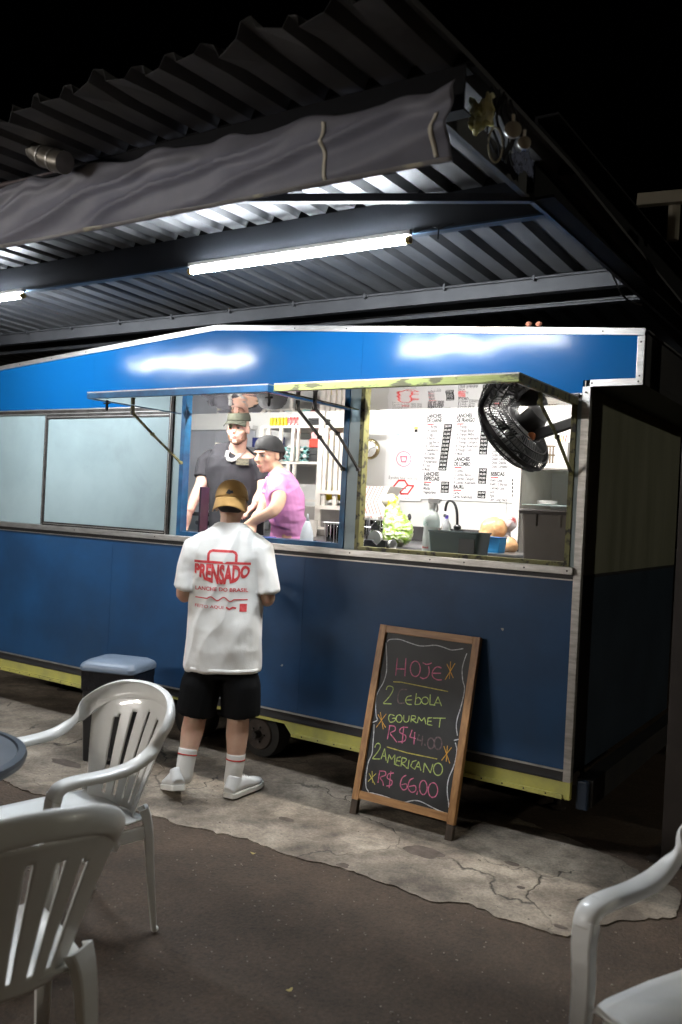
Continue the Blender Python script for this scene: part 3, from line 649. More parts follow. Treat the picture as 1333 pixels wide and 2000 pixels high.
# ---------------------------------------------------------------- chalkboard
YF, ZT, YT = 3.945, .985, 4.172           # foot line, top height, top plane
bo = Vector((-2.13, YF, 0)); bu = Vector((0, YT-YF, ZT)).normalized(); bn = Vector((1, 0, 0)).cross(bu)   # bn points to the viewer
if bn.y > 0: bn = -bn
BLN = 1.012
def bp_(x, t, d=0): return Vector((x, YF, 0)) + bu*t + bn*d
def onboard(u, v, d=.0035):
    r_ = ray(u, v); o_ = bp_(0, 0, -.004+d); k = (o_-CAM).dot(bn)/r_.dot(bn); return CAM+r_*k
BD = thing('chalkboard', 'wooden framed chalkboard with coloured chalk offers leaning on the blue trailer', 'chalkboard', bo)
BM = Matrix.Identity(4); BM.col[0][:3] = (1, 0, 0); BM.col[1][:3] = bu; BM.col[2][:3] = bn; BM.col[3][:3] = (0, YF, 0)
x0, x1, fw = -2.432, -1.832, .040
MB().box(x0, x0+fw, .075, BLN, -.02, .012, BM).build('stile', K['wood'], BD, bevel=.002)
MB().box(x1-fw, x1, .075, BLN, -.02, .012, BM).build('stile', K['wood'], BD, bevel=.002)
MB().box(x0+fw+.0005, x1-fw-.0005, BLN-fw, BLN-.001, -.018, .011, BM).build('rail', K['woodh'], BD, bevel=.002)
MB().box(x0+fw+.0005, x1-fw-.0005, .085, .085+fw, -.018, .011, BM).build('rail', K['woodh'], BD, bevel=.002)
for a in (x0+.001, x1-fw+.001): MB().box(a, a+fw-.002, .0, .0745, -.019, .011, BM).build('foot', K['woodd'], BD)
MB().box(x0+fw-.004, x1-fw+.004, .085+fw-.004, BLN-fw+.004, -.012, -.004, BM).build('slate', K['slate'], BD)
def chalk(c, c2): return mat('chalk', c, .9, c2=c2, scale=70, mixlo=.35, mixhi=.7, detail=4)
CK = dict(w=chalk((.72, .72, .74), (.30, .30, .31)), p=chalk((.80, .22, .36), (.34, .08, .15)), g=chalk((.55, .66, .20), (.24, .29, .08)), y=chalk((.72, .62, .14), (.30, .25, .05)), o=chalk((.85, .45, .07), (.40, .19, .03)), d=chalk((.20, .13, .14), (.05, .035, .035)))
for c in CK.values(): pass
def ellp(cx_, cy_, rx, ry, a0=-100, n=22): return [(cx_+rx*math.cos(math.radians(a0)+2*PI*k/(n-1)), cy_+ry*math.sin(math.radians(a0)+2*PI*k/(n-1))) for k in range(n)]
def strokes(name, m, lst, wd=.0042):
    for st in lst:
        mb = MB()
        # smooth the polyline (Catmull-Rom) then draw a flat ribbon with an uneven width
        P = [Vector((a, b, 0)) for a, b in st]; Q = []
        if len(P) == 2: Q = [P[0].lerp(P[1], t/6) for t in range(7)]
        else:
            for i in range(len(P)-1):
                p0, p1, p2, p3 = P[max(i-1, 0)], P[i], P[i+1], P[min(i+2, len(P)-1)]
                sharp = (p1-p0).length > 1 and (p2-p1).length > 1 and (p1-p0).normalized().dot((p2-p1).normalized()) < .2
                for t in range(5):
                    t_ = t/5
                    Q.append(p1.lerp(p2, t_) if len(P) < 5 else .5*((2*p1)+(-p0+p2)*t_+(2*p0-5*p1+4*p2-p3)*t_**2+(-p0+3*p1-3*p2+p3)*t_**3))
            Q.append(P[-1])
        W = [onboard(680+q.x*.23, 1200+q.y*.23, .0006) for q in Q]
        vs = []
        for i, p in enumerate(W):
            t = (W[min(i+1, len(W)-1)]-W[max(i-1, 0)]).normalized(); sd = t.cross(bn).normalized()
            ww = wd*(1+.35*noise.noise(p*90))*.5
            vs += [p-sd*ww, p+sd*ww]
        mb.add(vs, [(2*i, 2*i+1, 2*i+3, 2*i+2) for i in range(len(W)-1)]); mb.build(name, CK[m], BD)
strokes('chalk_border', 'w', [[(335, 235), (350, 215), (400, 210), (450, 215), (520, 240), (600, 265), (660, 268), (740, 262), (800, 275), (870, 300), (920, 300), (980, 290)],
    [(322, 240), (328, 330), (330, 420), (325, 500), (300, 580), (265, 640), (240, 700), (235, 780), (240, 860), (250, 890), (240, 905), (205, 918)],
    [(222, 935), (220, 1000), (212, 1100), (205, 1180), (175, 1250), (160, 1330), (152, 1400), (155, 1470), (175, 1510), (150, 1535), (138, 1548)],
    [(150, 1530), (185, 1515), (260, 1530), (340, 1555), (420, 1590), (480, 1595), (560, 1580), (620, 1590), (700, 1630), (760, 1660), (815, 1682)],
    [(1010, 330), (985, 400), (970, 470), (975, 560), (990, 620), (980, 700), (955, 800), (930, 880), (920, 950), (930, 1030)], [(900, 1070), (940, 1060)],
    [(912, 1090), (925, 1150), (915, 1230), (890, 1310), (860, 1380), (845, 1450), (845, 1530), (855, 1600), (855, 1640)]], .0052)
strokes('chalk_letter_stroke', 'p', [[(420, 370), (405, 520)], [(493, 370), (483, 525)], [(415, 462), (490, 465)], ellp(572, 462, 42, 65), [(635, 410), (665, 425), (690, 422), (712, 412)], [(685, 440), (690, 490), (675, 530), (640, 545), (612, 532)],
    [(795, 455), (760, 445), (730, 465), (715, 500), (725, 535), (760, 555), (797, 556)], [(722, 500), (790, 500)]], .0062)
strokes('chalk_star_stroke', 'o', [[(840, 420), (895, 540)], [(910, 415), (825, 555)], [(872, 400), (862, 548)]])
strokes('chalk_line', 'y', [[(385, 572), (450, 575), (850, 655)], [(330, 1125), (500, 1175), (758, 1228)]], .005)
strokes('chalk_letter_stroke', 'g', [[(325, 640), (335, 615), (355, 608), (382, 620), (380, 650), (350, 700), (300, 755)], [(300, 757), (370, 760)],
    [(540, 690), (505, 700), (490, 730), (505, 760), (542, 765)], [(495, 728), (545, 725)], [(582, 670), (570, 765)], [(572, 720), (600, 705), (622, 730), (610, 760), (572, 765)], ellp(655, 732, 28, 30), [(700, 680), (695, 765)], [(695, 765), (742, 771)], [(730, 775), (765, 700)], [(765, 700), (795, 778)], [(742, 750), (790, 753)],
    [(395, 860), (360, 850), (345, 880), (360, 915), (395, 905), (405, 882), (375, 884)], ellp(435, 885, 25, 32), [(475, 855), (475, 900), (495, 915), (515, 900), (520, 860)], [(540, 860), (535, 915)], [(540, 860), (570, 863), (572, 885), (540, 892), (560, 905), (582, 922)], [(590, 922), (600, 870)], [(600, 870), (625, 905)], [(625, 905), (650, 875)], [(650, 875), (662, 932)], [(715, 877), (680, 880), (675, 935), (717, 942)], [(678, 907), (710, 908)], [(722, 880), (830, 882)], [(785, 882), (775, 960)]], .005)
strokes('chalk_letter_stroke', 'd', [[(500, 640), (450, 640), (425, 690), (430, 750), (480, 752)]], .007)
strokes('chalk_letter_stroke', 'd', [ellp(705, 1095, 28, 45), ellp(765, 1095, 32, 52), [(605, 1020), (588, 1065), (635, 1075)], [(635, 1030), (625, 1120)], [(652, 1098), (655, 1115)]], .007)
strokes('chalk_star_stroke', 'o', [[(255, 850), (320, 960)], [(325, 845), (240, 960)], [(275, 830), (300, 975)]])
strokes('chalk_letter_stroke', 'p', [[(355, 950), (335, 1060)], [(350, 945), (395, 950), (400, 985), (360, 1008), (385, 1045), (415, 1085)], [(510, 960), (455, 962), (440, 1000), (490, 1030), (480, 1075), (425, 1082)], [(475, 950), (460, 1095)], [(545, 980), (525, 1040), (577, 1055)], [(568, 1000), (560, 1105)],
    [(270, 1330), (255, 1430)], [(265, 1330), (315, 1335), (318, 1365), (275, 1385), (295, 1420), (302, 1455)], [(390, 1347), (345, 1355), (335, 1390), (375, 1415), (365, 1450), (325, 1457)], [(365, 1330), (350, 1475)],
    [(495, 1365), (460, 1390), (445, 1450), (470, 1490), (500, 1475), (495, 1440), (455, 1447)], [(560, 1390), (525, 1410), (510, 1470), (540, 1510), (575, 1495), (570, 1455), (520, 1462)], [(592, 1500), (585, 1532)], ellp(640, 1470, 32, 60), ellp(722, 1492, 40, 62)], .0056)
strokes('chalk_letter_stroke', 'g', [[(228, 1130), (240, 1103), (258, 1095), (275, 1110), (265, 1150), (208, 1225)], [(208, 1226), (272, 1228)], [(280, 1230), (312, 1140)], [(312, 1140), (325, 1245)], [(288, 1200), (322, 1205)], [(335, 1262), (350, 1190)], [(350, 1190), (370, 1232)], [(370, 1232), (400, 1192)], [(400, 1192), (395, 1277)],
    [(450, 1210), (420, 1215), (403, 1275), (437, 1287)], [(415, 1242), (445, 1246)], [(460, 1218), (450, 1290)], [(460, 1215), (497, 1228), (482, 1254), (455, 1262), (478, 1282), (502, 1307)], [(520, 1235), (510, 1312)], [(582, 1240), (548, 1250), (533, 1288), (560, 1312)], [(565, 1317), (600, 1250)], [(600, 1250), (620, 1327)], [(577, 1290), (615, 1298)],
    [(640, 1342), (650, 1262)], [(650, 1262), (700, 1346)], [(700, 1346), (722, 1270)], ellp(765, 1315, 38, 52)], .0054)
strokes('chalk_star_stroke', 'o', [[(815, 1120), (865, 1265)], [(880, 1130), (795, 1240)], [(845, 1115), (835, 1250)]]); strokes('chalk_star_stroke', 'y', [[(180, 1350), (230, 1445)], [(240, 1350), (170, 1420)], [(205, 1330), (210, 1430)]])

# ---------------------------------------------------------------- pedal bin
BN = thing('pedal_bin', 'black pedal bin with a grey lid beside the blue trailer', 'bin', (-4.06, 3.78, 0), math.radians(18))
def rrect(hx, hy, r, z, n=6, ox=0, oy=0):
    o = []
    for sx, sy, a0 in ((1, 1, 0), (-1, 1, 90), (-1, -1, 180), (1, -1, 270)):
        for k in range(n+1):
            a = math.radians(a0+90*k/n); o.append(Vector((ox+sx*(hx-r)+r*math.cos(a), oy+sy*(hy-r)+r*math.sin(a), z)))
    return o
def stack(levels, mat_, name, parent, M_=None, angle=35, caps=True):
    mb = MB(); rings = [rrect(*l) for l in levels]; k = len(rings[0])
    vs = [p for r_ in rings for p in r_]
    if M_ is not None: vs = [M_ @ v for v in vs]
    fs = [(i*k+j, i*k+(j+1) % k, (i+1)*k+(j+1) % k, (i+1)*k+j) for i in range(len(rings)-1) for j in range(k)]
    if caps: fs += [tuple(range(k))[::-1], tuple((len(rings)-1)*k+j for j in range(k))]
    return mb.add(vs, fs).build(name, mat_, parent, angle=angle)
BW = wmat(BN) @ Matrix.Diagonal((.8, .8, 1, 1))
stack([(.185, .16, .03, .0), (.19, .165, .03, .01), (.215, .19, .04, .55)], K['black'], 'body', BN, BW)
bag = MB()
def bgf(u, v):
    k = rrect(.221, .196, .045, 0, 6); a = u*len(k); i = int(a) % len(k); p = k[i].lerp(k[(i+1) % len(k)], a-int(a))
    n_ = noise.noise(Vector((p.x*30, p.y*30, v*4))); q = p*(1+.015*n_+.012*(1-v)); q.z = .555-.10*v*(1+.5*noise.noise(Vector((p.x*9, p.y*9, 2)))); return BW @ q
bag.grid(160, 10, bgf); bag.build('bin_bag', mat('glossy_black_bag', (.012, .012, .014), .16, bump=.003, bscale=35), BN, smooth=True)
stack([(.225, .20, .05, .556), (.232, .207, .05, .562), (.232, .207, .05, .585), (.222, .197, .05, .600), (.19, .165, .06, .618), (.10, .08, .05, .628)], mat('grey_lid_plastic', (.16, .20, .26), .35, c2=(.125, .16, .21), scale=5), 'lid', BN, BW, 30)
MB().box(-.07, .07, -.215, -.155, .035, .05, BW).build('pedal', K['alud'], BN, bevel=.004)
ar = [BW @ Vector((.09*math.cos(a*PI/10), -.183-.004, .03+.12*math.sin(a*PI/10))) for a in range(11)]
MB().poly(ar, BW.to_3x3() @ Vector((0, .006, 0))).build('pedal_recess', K['blackm'], BN)

# ---------------------------------------------------------------- plastic chairs and table
def make_chair():
    C_ = thing('plastic_chair', 'x', 'chair')
    # seat: dished slab, front towards +y
    def seat(u, v):
        x = (u-.5)*2; y = (v-.5)*2; wx = .225-.015*max(0, -y)
        z = .425-.018*(1-x*x)*(1-.5*abs(y)) - .02*max(0, y-.7)**2*8 + .006
        return Vector((x*wx, y*.215+.01, z))
    s = MB().grid(18, 18, seat).build('seat', K['chair'], C_, smooth=True, solid=.006)
    MB().box(-.21, .21, .19, .205, .355, .405).box(-.22, -.205, -.19, .19, .36, .408).box(.205, .22, -.19, .19, .36, .408).build('apron', K['chair'], C_, bevel=.004)
    # back shell with vertical slots
    H0, H1 = .40, .815
    def back(x, t):
        wrap = .11*x*x; y = -.195-.015-.115*t-.02*t*t+wrap*(.45+.55*t); w = .158+.112*t
        return Vector((x*w, y, H0+(H1-H0)*t*(1-.10*abs(x)**2.2*t)))
    nu, nv = 60, 36; vs = []; fs = []
    for j in range(nv+1):
        for i in range(nu+1): vs.append(back((i/nu-.5)*2, j/nv))
    slots = [-.62, -.31, 0, .31, .62]
    for j in range(nv):
        for i in range(nu):
            x = ((i+.5)/nu-.5)*2; t = (j+.5)/nv
            if any(abs(x-c) < .05 for c in slots) and .11 < t < .89-.12*abs(x): continue
            fs.append((j*(nu+1)+i, j*(nu+1)+i+1, (j+1)*(nu+1)+i+1, (j+1)*(nu+1)+i))
    MB().add(vs, fs).build('backrest', K['chair'], C_, smooth=True, solid=.005)
    # rim running from arm tip round the back to the other tip
    def cr(P, n):
        P = [Vector(p) for p in P]; o = []
        for i in range(len(P)-1):
            a, b, c, d = P[max(i-1, 0)], P[i], P[i+1], P[min(i+2, len(P)-1)]
            for k in range(n): t = k/n; o.append(.5*((2*b)+(-a+c)*t+(2*a-5*b+4*c-d)*t**2+(-a+3*b-3*c+d)*t**3))
        return o+[P[-1]]
    half = [(.268, .225, .60), (.272, .205, .640), (.274, .15, .655), (.278, .02, .657), (.280, -.08, .672), (.280, -.17, .718), (.262, -.235, .775), (.220, -.282, .815), (.155, -.315, .840), (.08, -.332, .850), (0, -.337, .854)]
    full = [(x, y, z) for x, y, z in half]+[(-x, y, z) for x, y, z in half[:-1][::-1]]
    path = cr(full, 5); n = len(path); ups = []; sc = []
    for i, p in enumerate(path):
        k = abs(p.x)/.28; bk = max(0, min(1, (p.z-.665)/.085))
        # on the arms the band lies flat, round the back it turns upright
        up = Vector((p.x*.9*bk, (-.85*bk), 1-.75*bk)).normalized() if p.z > .645 else Vector((0, .55, .8))
        if i < 6 or i > n-7: up = Vector((0, .8, .6))
        ups.append(up); sc.append((1+.10*bk-.28*math.sin(PI*bk), 1))
    prof = [(-.033, -.020), (-.029, -.022), (-.025, -.004), (0, .001), (.025, -.004), (.029, -.022), (.033, -.020), (.034, 0), (.025, .0085), (0, .011), (-.025, .0085), (-.034, 0)]
    MB().sweep(path, prof, ups=ups, scales=sc).build('arm_rim', K['chair'], C_, smooth=True, sub=1)
    L_ = [(-.030, -.022), (-.026, -.022), (-.024, -.002), (.024, -.002), (.026, -.022), (.030, -.022), (.030, .004), (.025, .008), (-.025, .008), (-.030, .004)]
    for sx in (-1, 1):
        MB().sweep(cr([(sx*.268, .218, .62), (sx*.266, .228, .56), (sx*.262, .226, .44), (sx*.268, .235, .2), (sx*.277, .25, .0)], 4), L_, up=(0, 1, 0), scales=[1.05-.4*(k/16)**1.5 for k in range(17)]).build('front_leg', K['chair'], C_, bevel=.003, angle=30)
        MB().sweep(cr([(sx*.19, -.20, .47), (sx*.205, -.215, .40), (sx*.218, -.228, .2), (sx*.225, -.245, .012)], 4), L_, up=(sx*.5, -1, 0), scales=[1.3-.75*(k/12) for k in range(13)]).build('rear_leg', K['chair'], C_, bevel=.003, angle=30)
        MB().ell((sx*.225, -.245, .012), (.014, .014, .012)).build('foot', K['chair'], C_, smooth=True)
    return C_
def face(o, loc, d):
    o.location = loc; o.rotation_euler = (0, 0, math.atan2(-d[0], d[1]))
CH = make_chair(); CH['group'] = 'white plastic chairs in the yard'
CHB = copy_tree(CH); CHC = copy_tree(CH)
CH['label'] = 'white plastic armchair beside the pedal bin, its slotted back turned to the right'; CHB['label'] = 'nearest white plastic armchair at bottom left, seen from behind'; CHC['label'] = 'white plastic armchair cut by the right edge, one armrest showing'
face(CH, (-2.57, 2.187, 0), (-.19, -.98)); face(CHB, (-1.965, 1.395, 0), (-.955, .30)); face(CHC, (-.31, 2.28, 0), (-.38, -.924))
TB = thing('round_table', 'round dark grey plastic table cut by the left edge', 'table', (-2.80, 1.62, 0))
MB().lathe([(.001, .70), (.40, .70), (.415, .69), (.425, .695), (.43, .712), (.425, .724), (.40, .728), (.395, .722), (.001, .722)], (-2.80, 1.62, 0), seg=64).build('table_top', K['table'], TB, angle=35)
MB().lathe([(.03, .02), (.03, .70)], (-2.80, 1.62, 0), seg=16).build('pedestal', K['chair'], TB)
for k in range(4):
    a = PI/4+PI/2*k+.2; MB().bar((-2.8, 1.62, .06), (-2.8+.3*math.cos(a), 1.62+.3*math.sin(a), .02), .04, .03).build('leg', K['chair'], TB, bevel=.004)

# ---------------------------------------------------------------- text helpers
def text_mesh(s, bold=0):
    c = bpy.data.curves.new('t', 'FONT'); c.body = s; c.offset = bold; c.resolution_u = 3
    o = bpy.data.objects.new('t', c); COL.objects.link(o); bpy.context.view_layer.update()
    me = bpy.data.meshes.new_from_object(o); bpy.data.objects.remove(o); bpy.data.curves.remove(c); return me
TXT = {}
def text_pts(s, bold=0):
    if (s, bold) in TXT: return TXT[(s, bold)]
    me = text_mesh(s, bold); v = [x.co.copy() for x in me.vertices]; f = [tuple(p.vertices) for p in me.polygons]; bpy.data.meshes.remove(me)
    TXT[(s, bold)] = (v, f); return v, f
def wtext(mb, s, u, v, width, cap, Y, bold=0):
    """text on the plane y=Y whose baseline starts at pixel (u,v); width and cap height in photo pixels"""
    vs, fs = text_pts(s, bold)
    if not vs: return
    x0_ = min(p.x for p in vs); x1_ = max(p.x for p in vs); a = py(u, v, Y); b_ = py(u+width, v+width*.006, Y); c_ = py(u, v-cap, Y)
    W_ = b_.x-a.x; H_ = (c_.z-a.z)/.70
    mb.add([Vector((a.x+(p.x-x0_)/(x1_-x0_)*W_, Y, a.z+p.y*H_)) for p in vs], fs)
def frect(mb, u0, v0, u1, v1, Y, d=.001):
    a, b_ = py(u0, v1, Y), py(u1, v0, Y); c_ = py(u1, v1, Y)
    mb.box(a.x, c_.x, Y-d, Y, a.z, py(u0, v0, Y).z); return mb

# ---------------------------------------------------------------- menu board
YM = 6.150
a, b_ = py(716, 700, YM), py(1003, 986, YM)
MBd = thing('menu_board', 'large white printed price list fixed to the back wall', 'menu board', ((a.x+b_.x)/2, YM, b_.z))
a0, a1 = py(749, 980, YM), py(822, 980, YM)
MB().box(a0.x, a1.x-.002, YM, 6.168, 1.70, 2.43).build('panel', mat('gloss_print_white', (.86, .86, .87), .38), MBd, bevel=.001)
MB().box(a1.x, b_.x, YM, 6.168, 1.72, 2.43).build('panel', bpy.data.materials['gloss_print_white'], MBd, bevel=.001)
inkd = mat('black_ink', (.012, .012, .013), .7, spec=.15); inkg = mat('grey_ink', (.09, .09, .095), .6, spec=.2); inkr = mat('red_ink', (.62, .03, .03), .4); inkw = mat('white_ink', (.9, .9, .9), .4); inkp = mat('pink_ink', (.62, .18, .28), .4); inkb = mat('pale_blue_ink', (.35, .6, .75), .4); inko = mat('orange_ink', (.7, .42, .05), .4)
T1, T2, TR_, TP, TW = MB(), MB(), MB(), MB(), MB()
def one(name, ink, fn):
    mb = MB(); fn(mb); return mb.build(name, ink, MBd)
YP_ = YM-.0008; YPP = YM-.0022
def title(s, u, v, w_, cap=7.5): one('printed_title', inkd, lambda m_: wtext(m_, s, u, v, w_, cap, YP_, .045))
def items(lst, u, v, dv, w_, pu=None, prices=(), pv=None, du=-1.0):
    for k, s in enumerate(lst):
        one('printed_item', inkg, lambda m_: wtext(m_, s, u+du*k, v+dv*k, w_*len(s)/14, 5.8, YP_, .03))
    for k, s in enumerate(prices):
        uu, vv = pu+du*k*1.0, (pv if pv else v)+dv*k
        one('price_box', inkd, lambda m_: frect(m_, uu, vv-6.8, uu+16, vv+1.0, YP_, .0006)); one('printed_price', inkw, lambda m_: wtext(m_, s, uu+1.5, vv-.7, 12, 4.2, YPP, 0))
def bar_(u, v, w_): one('red_underline', inkr, lambda m_: frect(m_, u, v, u+w_, v+2.4, YP_, .0006))
title('LANCHES', 835, 816, 28); title('DE CARNE', 834.5, 825, 29); bar_(835, 827.5, 13)
items(['X Burger', 'X Salada', 'X Egg', 'X Bacon', 'X Egg Bacon', 'X Calabresa', 'Cheesebacon', 'X Cheddar', 'Hamburgão', 'X Americano', 'X Tudo', 'A Moda'], 836, 836, 7.55, 34, 867.5, ['28,00', '30,00', '33,00', '31,00', '33,00', '33,00', '33,00', '33,00', '33,00', '35,00', '38,00', '44,00'], 835)
title('LANCHES', 829, 929, 28.5, 7.5); title('ESPECIAIS', 828, 938, 31, 7.5); bar_(828.5, 940.5, 14)
items(['Misto', 'Mistão', 'Vegetariano'], 828, 949, 7.3, 32, 862, ['20,00', '30,00', '35,00'], 947, -.6)
title('LANCHES', 892.5, 815.5, 30, 7.5); title('DE FRANGO', 892, 824.5, 36, 7.5); bar_(892.5, 827, 14)
items(['X Frango', 'X Frango Bacon', 'X Frango Milho', 'X Frango Acebolado', 'X Frango Catupiry', 'X Frango Americano', 'X Frango Tudo', 'A Moda'], 893, 836, 7.55, 35, 940, ['31,00', '36,00', '36,00', '36,00', '38,00', '39,00', '42,00', '48,00'], 834, -.6)
title('LANCHES', 888, 900, 30, 7.5); title('DE LOMBO', 887.5, 909.5, 32, 7.5); bar_(888, 912, 14)
items(['X Lombo', 'X Lombo Bacon', 'X Lombo Catupiry', 'X Lombo Acebolado'], 887.5, 922, 7.6, 36, 935.5, ['34,00', '39,00', '39,00', '39,00'], 921, -.5)
title('BAURU', 886, 954, 21, 7.5); bar_(886, 956, 15)
items(['Carne', 'Carne Acebolada'], 885, 965, 7.4, 36, 933, ['36,00', '41,00'], 965, -.3)
items(['Duplo', 'Duplo Egg', 'Duplo Bacon', 'Duplo Milho', 'Duplo Americano', 'Duplo Catupiry', 'Duplo Cheddar', 'Duplo Completo'], 963, 861, 7.5, 32, None, (), None, -.4)
title('BEBIDAS', 958.5, 929, 27.5, 7.5); bar_(958.5, 931, 15)
items(['Refri Lata', 'Refri 2 litros', 'Cerveja Lata', 'Suco', 'Água', 'Cerv. Long Neck'], 958, 940.5, 7.5, 33, None, (), None, -.4)
for v in (938, 945, 952.5, 960, 968): one('price_box', inkd, lambda m_: frect(m_, 1000, v-3, 1002.6, v+2.6, YP_, .0006))
# sign on the left panel
one('printed_notice', inkg, lambda m_: wtext(m_, 'É proibido fumar neste local', 760, 935.5, 56, 6, YP_, 0)); one('printed_notice', inkg, lambda m_: wtext(m_, 'Pessoas sensíveis à fumaça', 762, 973, 40, 2.2, YP_, 0))
bl = MB()
def ring_poly(mb, pts, wd, Y):
    n = len(pts); P = [py(u, v, Y) for u, v in pts]; c_ = sum(P, Vector())/n
    for i in range(n):
        a_, b2 = P[i], P[(i+1) % n]; t = (b2-a_).normalized(); nn = Vector((-t.z, 0, t.x))*wd/2
        mb.add([a_-nn-t*wd*.4, b2-nn+t*wd*.4, b2+nn+t*wd*.4, a_+nn-t*wd*.4], [(0, 1, 2, 3)])
sp = [(767, 953), (779, 938.5), (791, 938.5), (797, 948), (808, 949), (797, 964.5), (784, 964.5), (777, 953.5)]
ring_poly(TR_, sp, .014, YP_-.0003)
one('cigarette_mark', inkd, lambda m_: frect(m_, 783, 953.2, 794, 954.6, YP_, .0006)); ring_poly(TR_, [(782, 961), (797, 947), (797.2, 947.2)], .011, YP_-.0006)
cc = [(789+14*math.cos(2*PI*k/28), 896.5+14.5*math.sin(2*PI*k/28)) for k in range(28)]
pk_ = MB(); ring_poly(pk_, cc, .007, YP_); ring_poly(pk_, [(783, 892), (795, 892), (793, 902), (785, 902)], .012, YP_); wtext(pk_, 'LIXO', 782, 908, 14, 2.5, YP_, 0)
bl = MB(); ring_poly(bl, [(762, 834), (790, 834), (790, 844), (764, 844)], .006, YP_); frect(bl, 774, 848, 781, 850, YP_, .0006)
ob = MB(); frect(ob, 809.5, 834, 816.5, 838, YP_, .0006); od = MB(); one('square_logo_base', inkd, lambda m_: frect(m_, 810, 838.5, 816, 844, YP_, .0006))
TR_.build('smoking_ban_outline', inkr, MBd)
pk_.build('round_emblem', inkp, MBd); bl.build('pale_print', inkb, MBd); ob.build('square_logo', inko, MBd)

# clock
c = py(724, 877, 6.15); CL = thing('wall_clock', 'round gold rimmed wall clock left of the menu board', 'clock', c)
MB().lathe([(.066, -.03), (.078, -.028), (.083, -.012), (.080, 0)], c+Vector((0, .015, 0)), (0, 1, 0), 40, cap=False).build('rim', mat('gold_rim', (.55, .45, .26), .25, .9), CL, smooth=True, solid=.004)
MB().lathe([(.001, 0), (.072, 0), (.072, .004), (.001, .004)], c, (0, 1, 0), 40).build('dial', mat('dial_white', (.85, .85, .85), .3), CL)
tk = MB()
for k in range(12):
    a_ = 2*PI*k/12; d = Vector((math.sin(a_), 0, math.cos(a_))); tk.bar(c+d*.055+Vector((0, -.003, 0)), c+d*.065+Vector((0, -.003, 0)), .003, .001, up=(0, 1, 0))
tk.build('hour_marks', inkd, CL)
for ang, ln in ((-150, .035), (70, .05)):
    d = Vector((math.sin(math.radians(ang)), 0, math.cos(math.radians(ang)))); MB().bar(c+Vector((0, -.006, 0)), c+d*ln+Vector((0, -.006, 0)), .003, .001, up=(0, 1, 0)).build('clock_hand', inkd, CL)

# ---------------------------------------------------------------- counters and kitchen
def simple(name, m, label, cat, mb, group=None, **kw):
    o = mb.build(name, K[m] if isinstance(m, str) else m, None, **kw); return tag(o, label, cat, group)
CT = thing('serving_counter', 'long steel counter just inside the serving windows', 'counter', (-3.3, 4.5, .42))
MB().box(-4.25, -1.40, 4.252, 4.62, 1.355, 1.385).build('counter_top', K['counter'], CT, bevel=.003)
for x in (-4.2, -2.9, -1.45): MB().box(x, x+.03, 4.28, 4.31, .422, 1.354).box(x, x+.03, 4.56, 4.59, .422, 1.354).build('leg', K['steel'], CT)
BC = thing('back_counter', 'dark steel worktop with upstand below the menu board', 'counter', (-3.0, 5.8, .42))
MB().box(-5.9, -1.40, 5.0, 6.10, 1.345, 1.385).build('counter_top', K['counter'], BC, bevel=.003)
MB().box(-3.88, -1.40, 6.11, 6.149, 1.386, 1.50).build('upstand', mat('dark_upstand', (.09, .085, .085), .3, .4, c2=(.05, .05, .05), scale=5), BC)
for x in (-5.8, -3.9, -1.45): MB().box(x, x+.03, 5.04, 5.07, .422, 1.344).box(x, x+.03, 6.0, 6.03, .422, 1.344).build('leg', K['steel'], BC)
# steel splash wall and hood at the cook side
SB = thing('steel_splashback', 'shiny steel splashback behind the cook in the left window', 'splashback', (-5.4, 6.14, 1.39))
for a_, b2 in ((-6.1, -5.46), (-5.458, -5.0)): MB().box(a_, b2, 6.14, 6.165, 1.39, 2.28).build('steel_sheet', mat('brushed_splash_steel', (.62, .63, .67), .42, .35, c2=(.45, .46, .50), scale=2.2, stretch=(1, 1, .3)) if a_ < -6 else bpy.data.materials['brushed_splash_steel'], SB, bevel=.002)
MB().box(-6.1, -4.99, 6.10, 6.165, 2.282, 2.32).build('top_rail', K['wwall'], SB)
FRD = thing('upright_fridge', 'grey steel cabinet with a pale edge behind the cook', 'cabinet', (-5.12, 5.85, .42))
MB().box(-4.96, -4.74, 5.62, 6.09, 1.387, 2.10).build('body', mat('grey_steel_door', (.26, .27, .30), .4, .3), FRD, bevel=.01)
MB().box(-4.982, -4.9605, 5.60, 6.0, 1.387, 2.12).build('door_edge', K['wpaint'], FRD)
GR = thing('griddle', 'steel griddle with black control knobs at the left window jamb', 'griddle', (-4.6, 4.9, 1.386))
gp = [py(372, 990, 5.1), py(425, 1022, 5.1)]
MB().box(-4.78, -4.28, 5.02, 5.45, 1.386, 1.50).build('body', K['steel'], GR, bevel=.004)
MB().box(-4.76, -4.30, 5.04, 5.43, 1.501, 1.53).build('hot_plate', K['black'], GR, bevel=.004)
for k in range(4): MB().lathe([(.018, 0), (.016, .025), (.001, .026)], (-4.70+.11*k, 5.019, 1.45), (0, -1, 0), 12).build('knob', K['black'], GR, angle=40)
a_ = py(367, 950, 4.33); simple('card_reader_stand', mat('dark_maroon', (.03, .012, .025), .4), 'tall dark board standing just inside the left window jamb', 'board', MB().box(-3.94, -3.925, 4.30, 4.38, 1.386, a_.z))
